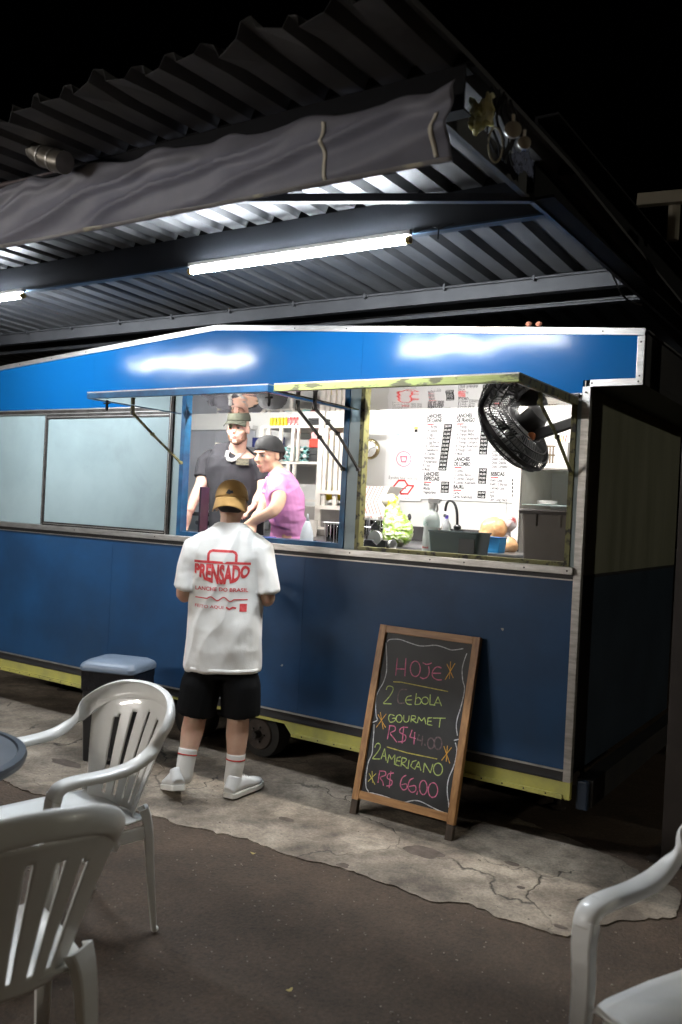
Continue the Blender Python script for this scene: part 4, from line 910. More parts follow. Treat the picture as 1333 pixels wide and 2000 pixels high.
# papers and pad on the counter
simple('paper_sheet', mat('paper', (.8, .8, .8), .6), 'white paper slip lying on the counter by the left jamb', 'paper', MB().box(-3.9, -3.70, 4.30, 4.44, 1.387, 1.390), 'papers on the counter')
simple('order_pad', mat('red_edged_paper', (.6, .12, .12), .6), 'red edged order pad behind the white slip', 'notepad', MB().box(-3.88, -3.72, 4.47, 4.56, 1.3865, 1.40))
simple('blue_folder', mat('blue_card', (.05, .08, .35), .5), 'blue folder on the counter in front of the cook', 'folder', MB().box(-3.66, -3.5, 4.40, 4.58, 1.3865, 1.404))
simple('black_tray', 'black', 'flat black tray under the server\'s hands', 'tray', MB().box(-3.38, -3.12, 4.30, 4.50, 1.3865, 1.408), bevel=.004)

# shelf with goods
SY0, SY1 = 5.72, 6.14
def shx(u, Y=SY0): return py(u, 900, Y).x
SH = thing('shelf_rack', 'white wooden shelf rack full of boxes on the back wall', 'shelf', (shx(580), 5.9, 1.39))
sx0, sx1 = shx(508), shx(688)
zt1, zt2, zt3 = py(570, 831, SY0).z, py(570, 901, SY0).z, py(640, 977, SY0).z
sxm = py(700, 900, SY1).x
for z_ in (zt1, zt2): MB().box(sx0, sxm, SY0, SY1, z_-.02, z_).box(sxm+.0005, sx1, SY0, SY0+.16, z_-.02, z_).build('shelf_board', K['wpaint'], SH)
MB().box(shx(592), sxm, SY0, SY1, zt3-.018, zt3).box(sxm+.0005, sx1, SY0, SY0+.16, zt3-.018, zt3).build('shelf_board', K['wpaint'], SH)
for u, w_, zt, zb in ((512, .035, zt1-.0205, zt2+.0), (525, .03, zt1-.0205, zt2), (549, .03, zt1-.0205, zt2), (573, .03, zt1-.0205, zt2), (583, .02, zt1-.0205, zt2), (566, .025, zt2-.0205, 1.45), (578, .025, zt2-.0205, 1.45), (628, .05, 2.46, 1.45)):
    x = shx(u); MB().box(x-w_/2, x+w_/2, SY0-.022, SY0-.001, zb, zt).build('upright', K['wpaint'], SH)
for u, t0, t1 in ((641, 2.24, 1.62), (652, 2.22, 1.72), (663, 2.2, 1.62), (673, 2.2, 1.72), (683, 2.46, 1.45)):
    x = shx(u); MB().box(x-.017, x+.017, SY0-.045, SY0-.0235, t1, t0).build('slat', K['wpaint'], SH)
for z in (1.62, 1.74): MB().box(shx(634), sx1, SY0-.0675, SY0-.046, z-.02, z+.01).build('crosspiece', K['wpaint'], SH)
MB().box(shx(622), shx(645), SY0-.03, SY0-.0225, 1.44, 1.46).build('crosspiece', K['wpaint'], SH)
MB().box(sx0, sxm, SY1-.01, SY1, 1.46, 2.46).build('back_panel', K['wwall'], SH)
# goods (pixel span on the rack plane -> real boxes)
def good(name, cols, u0, u1, z0, h, dep=.14, label='', cat='box', group=None, yy=None):
    y = (yy if yy else SY0+.06); x0_, x1_ = py(u0, 900, y).x, py(u1, 900, y).x
    m = mat(name+'_paint', cols, .45) if isinstance(cols, tuple) else cols
    return simple(name, m, label, cat, MB().box(x0_, x1_, y, y+dep, z0+.001, z0+h), group, bevel=.004)
yel, red, blk, pnk = mat('yellow_pack', (.72, .55, .01), .4, c2=(.75, .68, .3), scale=18, mixlo=.55, mixhi=.6), mat('red_pack', (.68, .04, .02), .45), mat('black_pack', (.02, .02, .022), .5), mat('pink_pack', (.75, .35, .36), .4)
for k, u in enumerate((531, 538, 545, 552, 559)):
    x = py(u, 820, SY0+.06).x; simple('yellow_can', yel, ['leftmost', 'second from left', 'middle', 'fourth from left', 'rightmost'][k]+' yellow can on the top shelf', 'can', MB().lathe([(.013, 0), (.0145, .004), (.0145, .066), (.012, .072), (.001, .073)], (x, SY0+.06, zt1), seg=14), 'yellow cans on the top shelf', angle=40)
for k, u in enumerate((566, 573, 580)):
    x = py(u, 820, SY0+.06).x; simple('red_white_can', mat('red_white', (.7, .1, .1), .4, c2=(.85, .8, .8), scale=25, mixlo=.48, mixhi=.52) if k == 0 else bpy.data.materials['red_white'], ['left', 'middle', 'right'][k]+' red and white can on the top shelf', 'can', MB().lathe([(.013, 0), (.0145, .004), (.0145, .070), (.012, .076), (.001, .077)], (x, SY0+.06, zt1), seg=14), 'red and white cans on the top shelf', angle=40)
for k in range(4): good('black_tub', blk, 598, 626, zt1+.0165*k, .0155, .12, ['bottom', 'second', 'third', 'top'][k]+' lid of the black stack on the top shelf', 'container lid', 'black lids on the top shelf')
simple('navy_cloth', mat('navy_cloth', (.012, .02, .12), .8), 'dark navy panel hanging behind the shelf posts', 'cloth', MB().box(py(495, 850, SY1-.02).x, py(557, 850, SY1-.02).x, SY1-.03, SY1-.02, zt2+.12, zt1-.06))
# egg trays: dimpled pulp sheets
eg = mat('teal_pulp', (.25, .52, .52), .7, c2=(.32, .6, .6), scale=30)
ex0, ex1 = py(551, 890, SY0+.03).x, py(600, 890, SY0+.03).x
for k in range(5):
    def ef(u, v, k=k):
        return Vector((ex0+(ex1-ex0)*u, SY0+.02+.2*v, zt2+.012+.026*k+.011*math.sin(u*PI*9+k*PI)*math.cos(v*PI*6)))
    simple('egg_tray', eg, ['lowest', 'second', 'third', 'fourth', 'topmost'][k]+' teal egg tray in the pile on the middle shelf', 'egg tray', MB().grid(54, 24, ef), 'teal egg trays', solid=.004, smooth=True)
eggm = mat('eggshell', (.85, .84, .8), .5)
for k, (u, lv) in enumerate(((557, 2), (569, 1), (581, 2), (593, 1), (563, 4), (587, 3))):
    x = py(u, 890, SY0).x; simple('egg', eggm, 'white egg showing at the front of the egg trays, %s' % ['far left mid height', 'low left of centre', 'mid height right of centre', 'low at the right', 'on the top tray', 'upper right'][k], 'egg', MB().ell((x, SY0+.016, zt2+.018+.026*lv), (.017, .017, .015)), 'eggs in the trays', smooth=True)
good('black_box', blk, 601, 620, zt2, .062, .16, 'black box at the bottom beside the egg trays'); good('black_box', blk, 601, 620, zt2+.063, .055, .16, 'black box stacked on another beside the egg trays')
good('red_box', red, 602.5, 621, zt2+.119, .068, .16, 'red box on top of the black boxes'); good('pink_box', pnk, 606, 624, zt2+.188, .055, .14, 'pale pink box topping the box pile'); good('red_box', red, 624.5, 634, zt2+.10, .13, .14, 'tall red box behind the thick upright')
good('yellow_box', yel, 619.5, 636, zt2, .062, .16, 'yellow box beside the black boxes behind the thick upright'); good('yellow_box', yel, 640, 664, zt2, .07, .14, 'yellow box at the bottom behind the slats'); good('black_box', blk, 640, 656, zt2+.071, .06, .14, 'black box behind the slats'); good('yellow_box', yel, 640, 652, zt2+.132, .055, .14, 'small yellow box on the black box behind the slats')
good('black_box', blk, 666, 681, zt2, .10, .14, 'black box behind the rightmost slats'); good('yellow_box', yel, 657, 680, zt2+.101, .06, .12, 'yellow box high behind the rightmost slats')
def packet(u0, u1, z0, h, label):
    y = SY0+.05; x0_, x1_ = py(u0, 900, y).x, py(u1, 900, y).x
    mb = MB().grid(14, 12, lambda u, v: Vector((x0_+(x1_-x0_)*u+.01*math.sin(v*7+u0), y-.03*math.sin(PI*u)*math.sin(PI*v)+.01*noise.noise(Vector((u*5, v*5, u0))), z0+h*v+.006*math.sin(u*9))))
    simple('yellow_packet', yel, label, 'packet', mb, 'yellow packets', smooth=True, solid=.01)
packet(628, 655, zt3+.004, .15, 'large soft yellow packet standing on the lower shelf'); packet(656, 684, zt3+.004, .17, 'right yellow packet on the lower shelf near the window post')
simple('blue_print_label', mat('blue_label', (.1, .15, .6), .4), 'small blue label on the yellow packet', 'label', MB().box(py(650, 960, SY0).x, py(655, 960, SY0).x, SY0-.005, SY0-.001, zt3+.02, zt3+.06))
simple('grey_crate', mat('grey_crate', (.34, .32, .30), .5), 'grey crate under the lower shelf behind the pink shirt', 'crate', MB().box(py(592, 980, 5.75).x, py(627, 980, 5.75).x, 5.75, 6.1, 1.386, 1.62), bevel=.006)
simple('white_tub', 'wpaint', 'white tub on the worktop behind the squeeze bottle', 'tub', MB().lathe([(.05, 0), (.06, .12), (.062, .13), (.001, .13)], (py(606, 1030, 5.4).x, 5.4, 1.386), seg=20), angle=40)
# drinking glasses on the counter
glass = mat('clear_glass', (.95, .97, .97), .03, trans=1, ior=1.45)
names = ['far left', 'second from left', 'middle', 'second from right', 'far right']
for k in range(5):
    x = py(640+9*k, 1040, 4.75).x
    mb = MB().lathe([(.022, 0), (.026, .12), (.024, .12), (.020, .006), (.001, .006)], (x, 4.78+.04*(k % 2), 1.386), seg=18, cap=True)
    simple('tall_glass', glass, names[k]+' of the tall clear glasses by the window post', 'glass', mb, 'tall glasses', smooth=True)
rk = MB()
for k in range(9): rk.tube([(py(634+6*k, 1040, 4.72).x, 4.72, 1.386), (py(634+6*k, 1040, 4.72).x, 4.72, 1.52)], .0018, 5)
rk.tube([(py(632, 1040, 4.72).x, 4.72, 1.52), (py(686, 1040, 4.72).x, 4.72, 1.52)], .003, 6)
simple('wire_rack', 'steel', 'chrome wire rack holding the tall glasses', 'rack', rk)
def bottle(name, prof, u, v, y, m, label, group=None, cat='bottle'):
    p = py(u, v, y); t_ = thing(name, label, cat, (p.x, y, 1.386), 0, group)
    MB().lathe([(max(r_, .0005), h_) for r_, h_ in prof], (p.x, y, 1.386), seg=24).build('body', m, t_, smooth=True); return t_, p
mw = mat('milky_plastic', (.72, .76, .80), .35, trans=.25, transl=.3)
t_, p = bottle('squeeze_bottle', [(.0, 0), (.040, 0), (.042, .01), (.041, .05), (.030, .10), (.016, .135), (.012, .14)], 600, 1040, 4.40, mw, 'milky white squeeze bottle standing on the counter beside the pink shirt')
MB().lathe([(.012, .14), (.006, .175), (.004, .185), (.001, .186)], (p.x, 4.40, 1.386), seg=12).build('nozzle', mw, t_, smooth=True)

# spray bottle
t_, p = bottle('spray_bottle', [(.0, 0), (.047, 0), (.049, .01), (.047, .09), (.043, .14), (.046, .165), (.044, .20), (.030, .235), (.018, .245), (.016, .262)], 842, 1050, 4.44, mat('spray_body', (.70, .76, .74), .3, trans=.3, transl=.2), 'white trigger spray bottle left of the faucet')
o_ = Vector((p.x, 4.44, 1.386)); 
MB().lathe([(.02, .255), (.021, .285), (.001, .286)], o_, seg=16).build('collar', K['wwall'], t_, angle=40)
hd = MB().box(-.026, .045, -.012, .012, .285, .315, Matrix.Translation(o_)).box(.045, .056, -.007, .007, .296, .312, Matrix.Translation(o_))
hd.build('spray_head', mat('pale_grey_plastic', (.45, .44, .44), .4), t_, bevel=.005)
MB().sweep([o_+Vector(q) for q in ((.022, 0, .29), (.032, 0, .27), (.034, 0, .25), (.028, 0, .235))], [(-.005, -.003), (.005, -.003), (.005, .003), (-.005, .003)], up=(1, 0, 0)).build('trigger', mat('trigger_grey', (.22, .2, .2), .4), t_)
def wraplabel(t_, o_, r, z0, z1, s, m_, cap, z, wid, a0=-118, bold=.02):
    vs, fs = text_pts(s, bold); x0_, x1_ = min(q.x for q in vs), max(q.x for q in vs); out = []
    for q in vs:
        a_ = math.radians(a0)+(q.x-x0_)/(x1_-x0_)*wid/r; out.append(o_+Vector((r*math.cos(a_), r*math.sin(a_), z+q.y*cap/.7)))
    MB().add(out, fs).build('label_lettering', m_, t_)
wraplabel(t_, o_, .0475, 0, 0, 'IPI', mat('green_ink', (.02, .30, .20), .5), .022, .158, .04, -135); wraplabel(t_, o_, .0497, 0, 0, 'álcool', inkr, .012, .028, .045, -130)
MB().lathe([(.0475, .15), (.0478, .19)], o_, seg=24, cap=False).build('label_band', mat('label_pale', (.72, .82, .80), .4), t_, smooth=True)
# sink caddy
stack_x0, stack_x1 = -2.232, -1.925
CDY = thing('sink_caddy', 'slate grey sink caddy box on the counter under the black faucet', 'caddy', ((stack_x0+stack_x1)/2, 4.36, 1.386))
cM = Matrix.Translation(((stack_x0+stack_x1)/2, 4.37, 1.386)); sl = mat('slate_plastic', (.085, .12, .13), .38)
mb = MB(); k = len(rrect(.1, .1, .01, 0)); lv = [(.142, .075, .02, .0), (.153, .083, .02, .125), (.158, .088, .02, .128), (.158, .088, .02, .136), (.148, .078, .02, .136), (.138, .070, .02, .01)]
stack(lv, sl, 'box', CDY, cM)
MB().box(.035, .13, -.0835, -.079, .02, .10, cM).build('front_panel', mat('slate_dark', (.04, .045, .052), .4), CDY, bevel=.003)
FAu = thing('faucet', 'black gooseneck faucet behind the slate caddy', 'faucet', (-2.02, 4.52, 1.386))
fp = [py(u, v, 4.52) for u, v in ((893, 1042), (894, 1015), (893, 995), (888, 981), (880, 976.5), (874, 980), (871, 990), (870, 1000))]
MB().tube([(fp[0].x, 4.52, 1.387)]+fp, .0085, 12).build('spout', K['black'], FAu, smooth=True, sub=1)
MB().tube([fp[-1], py(869, 1010, 4.52)], .008, 12).build('nozzle', K['steel'], FAu, smooth=True)
MB().lathe([(.022, .10), (.022, .16), (.012, .17)], (fp[0].x, 4.52, 1.386), seg=16).box(fp[0].x-.035, fp[0].x+.035, 4.505, 4.53, 1.50, 1.53).build('valve', K['black'], FAu, bevel=.002)
t_, p = bottle('soap_bottle', [(0, 0), (.028, 0), (.030, .01), (.030, .14), (.026, .165), (.012, .19), (.010, .20)], 872, 1030, 4.63, mat('clear_soap', (.8, .83, .86), .15, trans=.7), 'small clear soap bottle with a blue cap left of the faucet')
MB().lathe([(.011, .20), (.011, .22), (.001, .222)], (p.x, 4.63, 1.386), seg=12).build('cap', mat('violet_cap', (.08, .05, .35), .4), t_)
wraplabel(t_, Vector((p.x, 4.63, 1.386)), .0305, 0, 0, 'YPÊ', inkd, .018, .09, .035, -100)
# grey storage tub at the right jamb
mt = mat('taupe_tub', (.115, .098, .088), .5, c2=(.10, .085, .075), scale=6)
TBB = thing('storage_tub', 'large taupe plastic tub in the right corner of the serving window', 'tub', (-1.60, 4.5, 1.386))
tM = Matrix.Translation((-1.585, 4.50, 1.386)); stack([(.128, .12, .02, .0), (.142, .135, .02, .245), (.142, .135, .02, .25)], mt, 'body', TBB, tM)
stack([(.156, .149, .02, .2505), (.158, .151, .02, .268), (.15, .142, .02, .277)], mat('dark_taupe', (.06, .05, .048), .45), 'rim', TBB, tM)
for x in (-.06, .07): MB().box(x-.006, x+.006, -.145, -.136, .19, .25, tM).build('rib', mt, TBB)
# bread bag, blue box and tray
simple('steel_tray', 'steel', 'flat steel tray under the blue box', 'tray', MB().box(-2.2, -1.86, 4.66, 4.98, 1.386, 1.402), bevel=.003)
bb = thing('blue_box', 'small blue plastic box beside the bread bags', 'box', (-2.1, 4.8, 1.402)); p = py(962, 1060, 4.8)
stack([(.062, .05, .008, .0), (.07, .056, .008, .085), (.074, .06, .008, .09)], mat('sky_blue_plastic', (.03, .28, .62), .4), 'body', bb, Matrix.Translation((p.x, 4.8, 1.402)))
brd = mat('bread_in_film', (.80, .50, .27), .3, c2=(.70, .36, .16), scale=14, coat=.6, bump=.004, bscale=35); fl = mat('cling_film', (.62, .55, .56), .12, c2=(.3, .05, .05), scale=11, mixlo=.55, mixhi=.62, coat=.7, bump=.005, bscale=30)
def blob(name, parts, m, label, cat, amp=.006, vox=.006, fs=18, group=None):
    mb = MB()
    for c_, r_ in parts: mb.ell(c_, r_)
    me = organic(mb, vox, 3, amp, fs); o = link(name, me, m); return tag(o, label, cat, group)
q = py(965, 1032, 5.05); q2 = py(988, 1055, 4.95)
blob('bread_bag', [((q.x, 5.05, q.z), (.085, .06, .07)), ((q.x-.03, 5.05, q.z-.05), (.07, .06, .06)), ((q.x, 5.05, 1.43), (.07, .05, .045))], brd, 'orange bread loaf bag behind the blue box', 'bread bag')
blob('bread_bag', [((q2.x+.01, 4.98, 1.44), (.06, .05, .052))], brd, 'smaller orange bread bag right of the blue box', 'bread bag')
q3 = py(988, 1022, 5.15); blob('film_wrap', [((q3.x, 5.15, q3.z), (.07, .05, .055)), ((q3.x, 5.15, 1.45), (.05, .04, .07))], fl, 'crumpled clear wrap with red print on the bread bags', 'plastic wrap', .012)
# lettuce bag
q = py(775, 1020, 5.0); lt = mat('lettuce_in_bag', (.30, .50, .06), .3, c2=(.78, .84, .58), scale=30, mixlo=.45, mixhi=.58, coat=.7, bump=.008, bscale=40, stretch=(1, 1, 1.5))
blob('lettuce_bag', [((q.x+.01, 5.0, 1.465), (.105, .08, .08)), ((q.x-.005, 5.0, 1.53), (.092, .07, .08)), ((q.x-.03, 5.0, 1.59), (.062, .05, .07)), ((q.x+.03, 5.0, 1.50), (.088, .07, .07))], lt, 'clear bag of shredded lettuce on the counter', 'lettuce bag', .010, .005, 30)
q = py(762, 985, 5.05); blob('lemon_bag', [((q.x, 5.06, 1.68), (.06, .04, .045))], mat('yellow_print_film', (.75, .72, .6), .3, c2=(.85, .62, .02), scale=9, mixlo=.5, mixhi=.55, coat=.5), 'white and yellow bag perched on the lettuce bag', 'bag', .01)
# red plate covers in a rack
for k in range(7):
    u = 712+6.6*k; c_ = py(u, 980, 5.35); hx = []
    pr = [(-.028, -.10), (-.06, 0), (-.02, .105), (.035, .105), (-.005, 0), (.027, -.10)]
    m_ = mat('red_board', (.48, .07, .06), .4) if k == 0 else bpy.data.materials['red_board']
    if k == 6: m_ = mat('cream_board', (.78, .72, .58), .4)
    T_ = thing('cutting_board', ['first', 'second', 'third', 'fourth', 'fifth', 'sixth', 'seventh'][k]+(' of the bent red boards from the left, above the glass rack' if k < 6 else ' and rightmost board of the rack, cream coloured'), 'board', (c_.x, 5.35, 1.55), 0, 'boards leaning in the rack')
    poly_ = [Vector((c_.x+a_*.9, 5.33, c_.z+b2)) for a_, b2 in ((.02, -.115), (-.035, .0), (.025, .11), (.044, .11), (-.014, .0), (.041, -.115))]
    MB().poly(poly_, (0, .17, 0)).build('plate', m_, T_)
    MB().poly([p_+Vector((.011, -.001, 0)) if i in (3, 4, 5) else p_+Vector((.009, -.001, 0)) for i, p_ in enumerate(poly_)], (0, .172, 0)).build('pale_rim', K['wpaint'], T_)
for k in range(8):
    c_ = py(706+7*k, 1030, 5.0+.05*(k % 3)); y = 5.0+.05*(k % 3)
    simple('short_glass', glass, 'short clear glass in the crowded glass rack, %s from the left' % ['first', 'second', 'third', 'fourth', 'fifth', 'sixth', 'seventh', 'eighth'][k], 'glass', MB().lathe([(.020, 0), (.026, .16), (.024, .16), (.018, .006), (.001, .006)], (c_.x, y, 1.387), seg=16), 'short glasses', smooth=True)
rk = MB()
for k in range(14): 
    x = py(703+4.2*k, 1030, 4.96).x; rk.tube([(x, 4.96, 1.388), (x+.012*math.sin(k*2.3), 4.96, 1.58)], .0022, 5)
for z in (1.41, 1.5, 1.58): rk.tube([(py(702, 1030, 4.96).x, 4.96, z), (py(760, 1030, 4.96).x, 4.96, z)], .0026, 6)
simple('dish_rack', 'steel', 'chrome wire dish rack full of glasses at the left of the menu window', 'rack', rk)
t_, p = bottle('clear_bottle', [(0, 0), (.038, 0), (.04, .01), (.04, .09), (.03, .13), (.014, .15), (.013, .17)], 733, 1050, 4.62, glass, 'clear water bottle behind the tape dispenser')
MB().lathe([(.014, .17), (.014, .19), (.001, .191)], (p.x, 4.62, 1.386), seg=12).build('cap', K['wwall'], t_)
TD = thing('tape_dispenser', 'black tape dispenser at the left corner of the menu window', 'tape dispenser', (-2.56, 4.42, 1.386)); tx = py(735, 1060, 4.42).x
MB().poly([(tx-.07, 4.39, 1.387), (tx+.08, 4.39, 1.387), (tx+.08, 4.39, 1.44), (tx+.055, 4.39, 1.445), (tx+.02, 4.39, 1.41), (tx-.01, 4.39, 1.44), (tx-.065, 4.39, 1.44)], (0, .06, 0)).build('body', K['black'], TD, bevel=.004)
MB().lathe([(.022, 0), (.042, 0), (.042, .025), (.022, .025)], (tx-.005, 4.405, 1.452), (0, 1, 0), 28).build('tape_roll', mat('tape_white', (.75, .75, .73), .3), TD, angle=40)
tx = py(764, 1062, 4.45).x; simple('foam_cup', 'wwall', 'small white cup lying beside the tape dispenser', 'cup', MB().lathe([(.022, 0), (.031, .045), (.029, .045), (.02, .004), (.001, .004)], (tx-.02, 4.45, 1.418), (1, -.3, 0), 20), angle=50)
tx = py(760, 1012, 6.0); simple('ladle', 'black', 'black ladle head sticking up behind the lettuce bag', 'ladle', MB().ell(py(800, 1010, 5.3), (.016, .008, .024)).tube([py(800, 1012, 5.3), py(806, 1036, 5.3)], .003, 6))
# glass fronted cabinet at the right
gc = thing('display_cabinet', 'white framed glass cabinet at the right of the menu board', 'cabinet', (-1.95, 5.9, 1.386))
gx0, gx1 = py(1003, 950, 5.5).x, XR-.04; z0_, z1_ = 1.386, py(1050, 905, 5.5).z
MB().box(gx0, gx1, 6.10, 6.149, z0_, z1_).build('back', K['wwall'], gc)
MB().box(gx0, gx0+.05, 5.5, 6.099, z0_, z1_).build('stile', K['wpaint'], gc); MB().box(gx0+.0505, gx1, 5.5, 6.099, z1_-.03, z1_).build('top', K['wpaint'], gc)
MB().box(gx0+.0505, gx0+.06, 5.495, 5.50, z0_, z1_-.031).build('metal_edge', K['alud'], gc); MB().box(gx0+.0605, gx1, 5.495, 5.5, z1_-.042, z1_-.031).build('metal_edge', K['alud'], gc)
MB().box(gx0+.061, gx1, 5.52, 6.09, 1.70, 1.706).build('glass_shelf', mat('shelf_glass', (.6, .75, .72), .1, trans=.6), gc)
for x in (gx0+.2, gx0+.38): MB().box(x, x+.004, 6.09, 6.098, 1.5, z1_-.05).build('panel_seam', K['alud'], gc)
for k, (x, n_) in enumerate(((gx0+.15, 3), (gx0+.46, 5))):
    for j in range(n_): simple('saucer', 'wwall', ['%s plate of the left pile in the glass cabinet', '%s plate of the right pile in the glass cabinet'][k] % ['bottom', 'second', 'third', 'fourth', 'top'][j], 'plate', MB().lathe([(.03, 0), (.07, .008), (.068, .012), (.001, .006)], (x, 5.75, 1.707+.009*j), seg=24), 'plates in the cabinet', angle=50)
CB_ = thing('white_carton', 'white open carton with pencils on the cabinet top', 'carton', (-1.7, 5.6, z1_)); p = py(1105, 880, 5.6)
MB().box(py(1089, 880, 5.6).x, py(1113, 880, 5.6).x, 5.56, 5.72, z1_+.001, py(1100, 864, 5.6).z).build('box', mat('offwhite_card', (.5, .49, .48), .6), CB_)
for k, (u, cl) in enumerate(((1094, (.7, .55, .05)), (1099, (.6, .2, .05)), (1104, (.5, .05, .04)))): MB().bar(py(u, 866, 5.62), py(u+3, 850, 5.62), .006, .006, up=(0, 1, 0)).build('pencil', mat('pencil_%d' % k, cl, .5), CB_)
bs = MB()
for k in range(12):
    a_ = 2*PI*k/12; p = py(1078, 880, 5.7); bs.tube([(p.x+.035*math.cos(a_), 5.7+.035*math.sin(a_), z1_+.001), (p.x+.04*math.cos(a_), 5.7+.04*math.sin(a_), z1_+.13)], .003, 5)
for z in (.01, .07, .13): bs.tube([(py(1078, 880, 5.7).x+.04*math.cos(2*PI*k/16), 5.7+.04*math.sin(2*PI*k/16), z1_+z) for k in range(16)], .003, 5, closed=True)
simple('utensil_basket', mat('brown_wicker', (.16, .11, .07), .7), 'brown wire utensil basket on the cabinet top', 'basket', bs)
simple('bottle_stand', 'black', 'slim black holder on the cabinet top at the right jamb', 'holder', MB().lathe([(.03, 0), (.03, .006), (.006, .01), (.006, .14), (.012, .15), (.012, .19), (.001, .195)], (py(1118, 880, 5.5).x-.02, 5.56, z1_+.001), seg=14), angle=40)

# ---------------------------------------------------------------- fan on the jamb
fc = py(1003, 846, 4.42); ax = Vector((.776, -.089, .6)).normalized()     # front to motor
FN = thing('wall_fan', 'black wall fan in the right serving window, tilted downwards', 'fan', fc)
q = ax.to_track_quat('Z', 'Y').to_matrix().to_4x4(); FM = Matrix.Translation(fc) @ q
def fpnt(r, a_, h): return FM @ Vector((r*math.cos(a_), r*math.sin(a_), h))
KF = mat('fan_black', (.008, .008, .009), .5, spec=.3)
def guard(name, sign):
    mb = MB(); pf = [(.055, .085), (.12, .08), (.19, .062), (.23, .035), (.243, .004)]
    for k in range(72):
        a_ = 2*PI*k/72; mb.tube([fpnt(r, a_+.25*(1-r/.24), sign*h) for r, h in pf], .0024, 4)
    for r, h in ((.055, .085), (.12, .081), (.19, .063), (.228, .038)):
        mb.tube([fpnt(r, 2*PI*k/48, sign*h) for k in range(48)], .0045, 5, closed=True)
    return mb.build(name, KF, FN)
guard('front_guard', -1); guard('rear_guard', 1)
bd = MB(); bd.sweep([fpnt(.244, 2*PI*k/64, 0) for k in range(64)], [(-.004, -.012), (.004, -.012), (.004, .012), (-.004, .012)], ups=[ax]*64, closed=True); bd.build('guard_band', KF, FN)
MB().lathe([(.001, -.10), (.05, -.098), (.056, -.088), (.001, -.084)], fc, ax, 32).build('badge', KF, FN, angle=40)
for k in range(5):
    a0_ = 2*PI*k/5
    def bl_(u, v, a0_=a0_):
        r = .04+.175*v; a_ = a0_+(u-.5)*1.0*(1-.15*v); return fpnt(r, a_, (u-.5)*.07)
    MB().grid(10, 10, bl_).build('blade', KF, FN, smooth=True, solid=.003)
MB().lathe([(.001, -.03), (.035, -.03), (.04, .03), (.001, .03)], fc, ax, 24).build('blade_hub', KF, FN, angle=40)
MB().lathe([(.075, .085), (.08, .095), (.08, .15), (.066, .18), (.03, .195), (.001, .197)], fc, ax, 28).build('motor', KF, FN, angle=35)
lb = fc+ax*.145; tw = Vector((0, -1, .0)); sd_ = (tw-ax*tw.dot(ax)).normalized(); 
sdx = Quaternion(ax, math.radians(-38)) @ sd_; t2 = ax.cross(sdx)
MB().add([lb+sdx*.0815+ax*a_+t2*b2 for a_, b2 in ((-.03, -.028), (-.03, .028), (.03, .028), (.03, -.028))], [(0, 1, 2, 3)]).build('rating_label', mat('kraft_label', (.42, .38, .28), .5, c2=(.2, .18, .14), scale=90), FN, solid=.001)
jm = Vector((-1.405, 4.27, 2.115)); nk = fc+ax*.12+Vector((.03, 0, -.095))
MB().bar(fc+ax*.14, nk, .05, .03).build('neck', KF, FN, bevel=.006)
MB().bar(nk+Vector((-.02, 0, 0)), jm, .03, .055).build('arm', KF, FN, bevel=.006)
MB().lathe([(.02, -.02), (.022, .02), (.001, .021)], nk+Vector((0, -.03, 0)), (0, -1, 0), 14).build('tilt_knob', mat('orange_brown', (.5, .16, .06), .5), FN, angle=40)
MB().box(jm.x, jm.x+.006, jm.y-.03, jm.y+.03, jm.z-.06, jm.z+.05).build('wall_plate', KF, FN)

# ---------------------------------------------------------------- people
SK1 = mat('skin', (.60, .39, .29), .62, spec=.25, c2=(.54, .33, .24), scale=14, sss=.15); SK2 = mat('skin_fair', (.64, .42, .34), .62, spec=.25, c2=(.58, .36, .29), scale=14, sss=.15); SK3 = mat('skin_warm', (.68, .44, .32), .62, spec=.25, c2=(.62, .39, .28), scale=14, sss=.15)
EYW = mat('eye_white', (.38, .36, .34), .5, spec=.2); EYD = mat('eye_dark', (.02, .012, .008), .4); HR = mat('dark_hair', (.02, .013, .009), .6, bump=.002, bscale=120); LIP = mat('lips', (.42, .14, .12), .45); STB = mat('beard_stubble', (.085, .045, .03), .85, c2=(.17, .09, .06), scale=60)
class Fr:
    """figure frame: r = to its right, f = forward, z up"""
    def __init__(s, o, F):
        s.o = Vector(o); s.F = Vector((F[0], F[1], 0)).normalized(); s.R = s.F.cross(Vector((0, 0, 1)))
    def __call__(s, r, f, z): return s.o+s.R*r+s.F*f+Vector((0, 0, z))
def rotm(F, up=(0, 0, 1), tilt=0):
    f = Vector(F).normalized(); r_ = f.cross(Vector(up)).normalized(); u = r_.cross(f); return Matrix((r_, f, u)).transposed()
def head(mb, c, F, s=1., nose=1):
    """c = centre of the skull, F = 3-D facing vector"""
    m = rotm(F); P = lambda r, f, u: Vector(c)+m @ Vector((r*s, f*s, u*s))
    mb.ell(P(0, -.012, .03), (.076*s, .095*s, .092*s), m); mb.ell(P(0, .02, -.025), (.064*s, .075*s, .080*s), m)
    mb.ell(P(0, .040, -.078), (.044*s, .045*s, .034*s), m); mb.ell(P(0, .068, -.092), (.024*s, .022*s, .020*s), m)
    mb.ell(P(0, .078, .030), (.055*s, .018*s, .014*s), m)
    for q in (-1, 1):
        mb.ell(P(q*.045, .058, -.022), (.024*s, .024*s, .024*s), m); mb.ell(P(q*.077, -.008, -.012), (.009*s, .018*s, .031*s), m)
    mb.loft([(P(0, .088, .022), .008*s, .008*s), (P(0, .100, .0), .010*s, .010*s), (P(0, .112, -.022), .015*s, .012*s), (P(0, .095, -.034), .013*s, .008*s)], side=m @ Vector((1, 0, 0)))
    mb.ell(P(0, .088, -.056), (.025*s, .013*s, .008*s), m); mb.ell(P(0, .085, -.068), (.022*s, .013*s, .008*s), m)
    return P, m
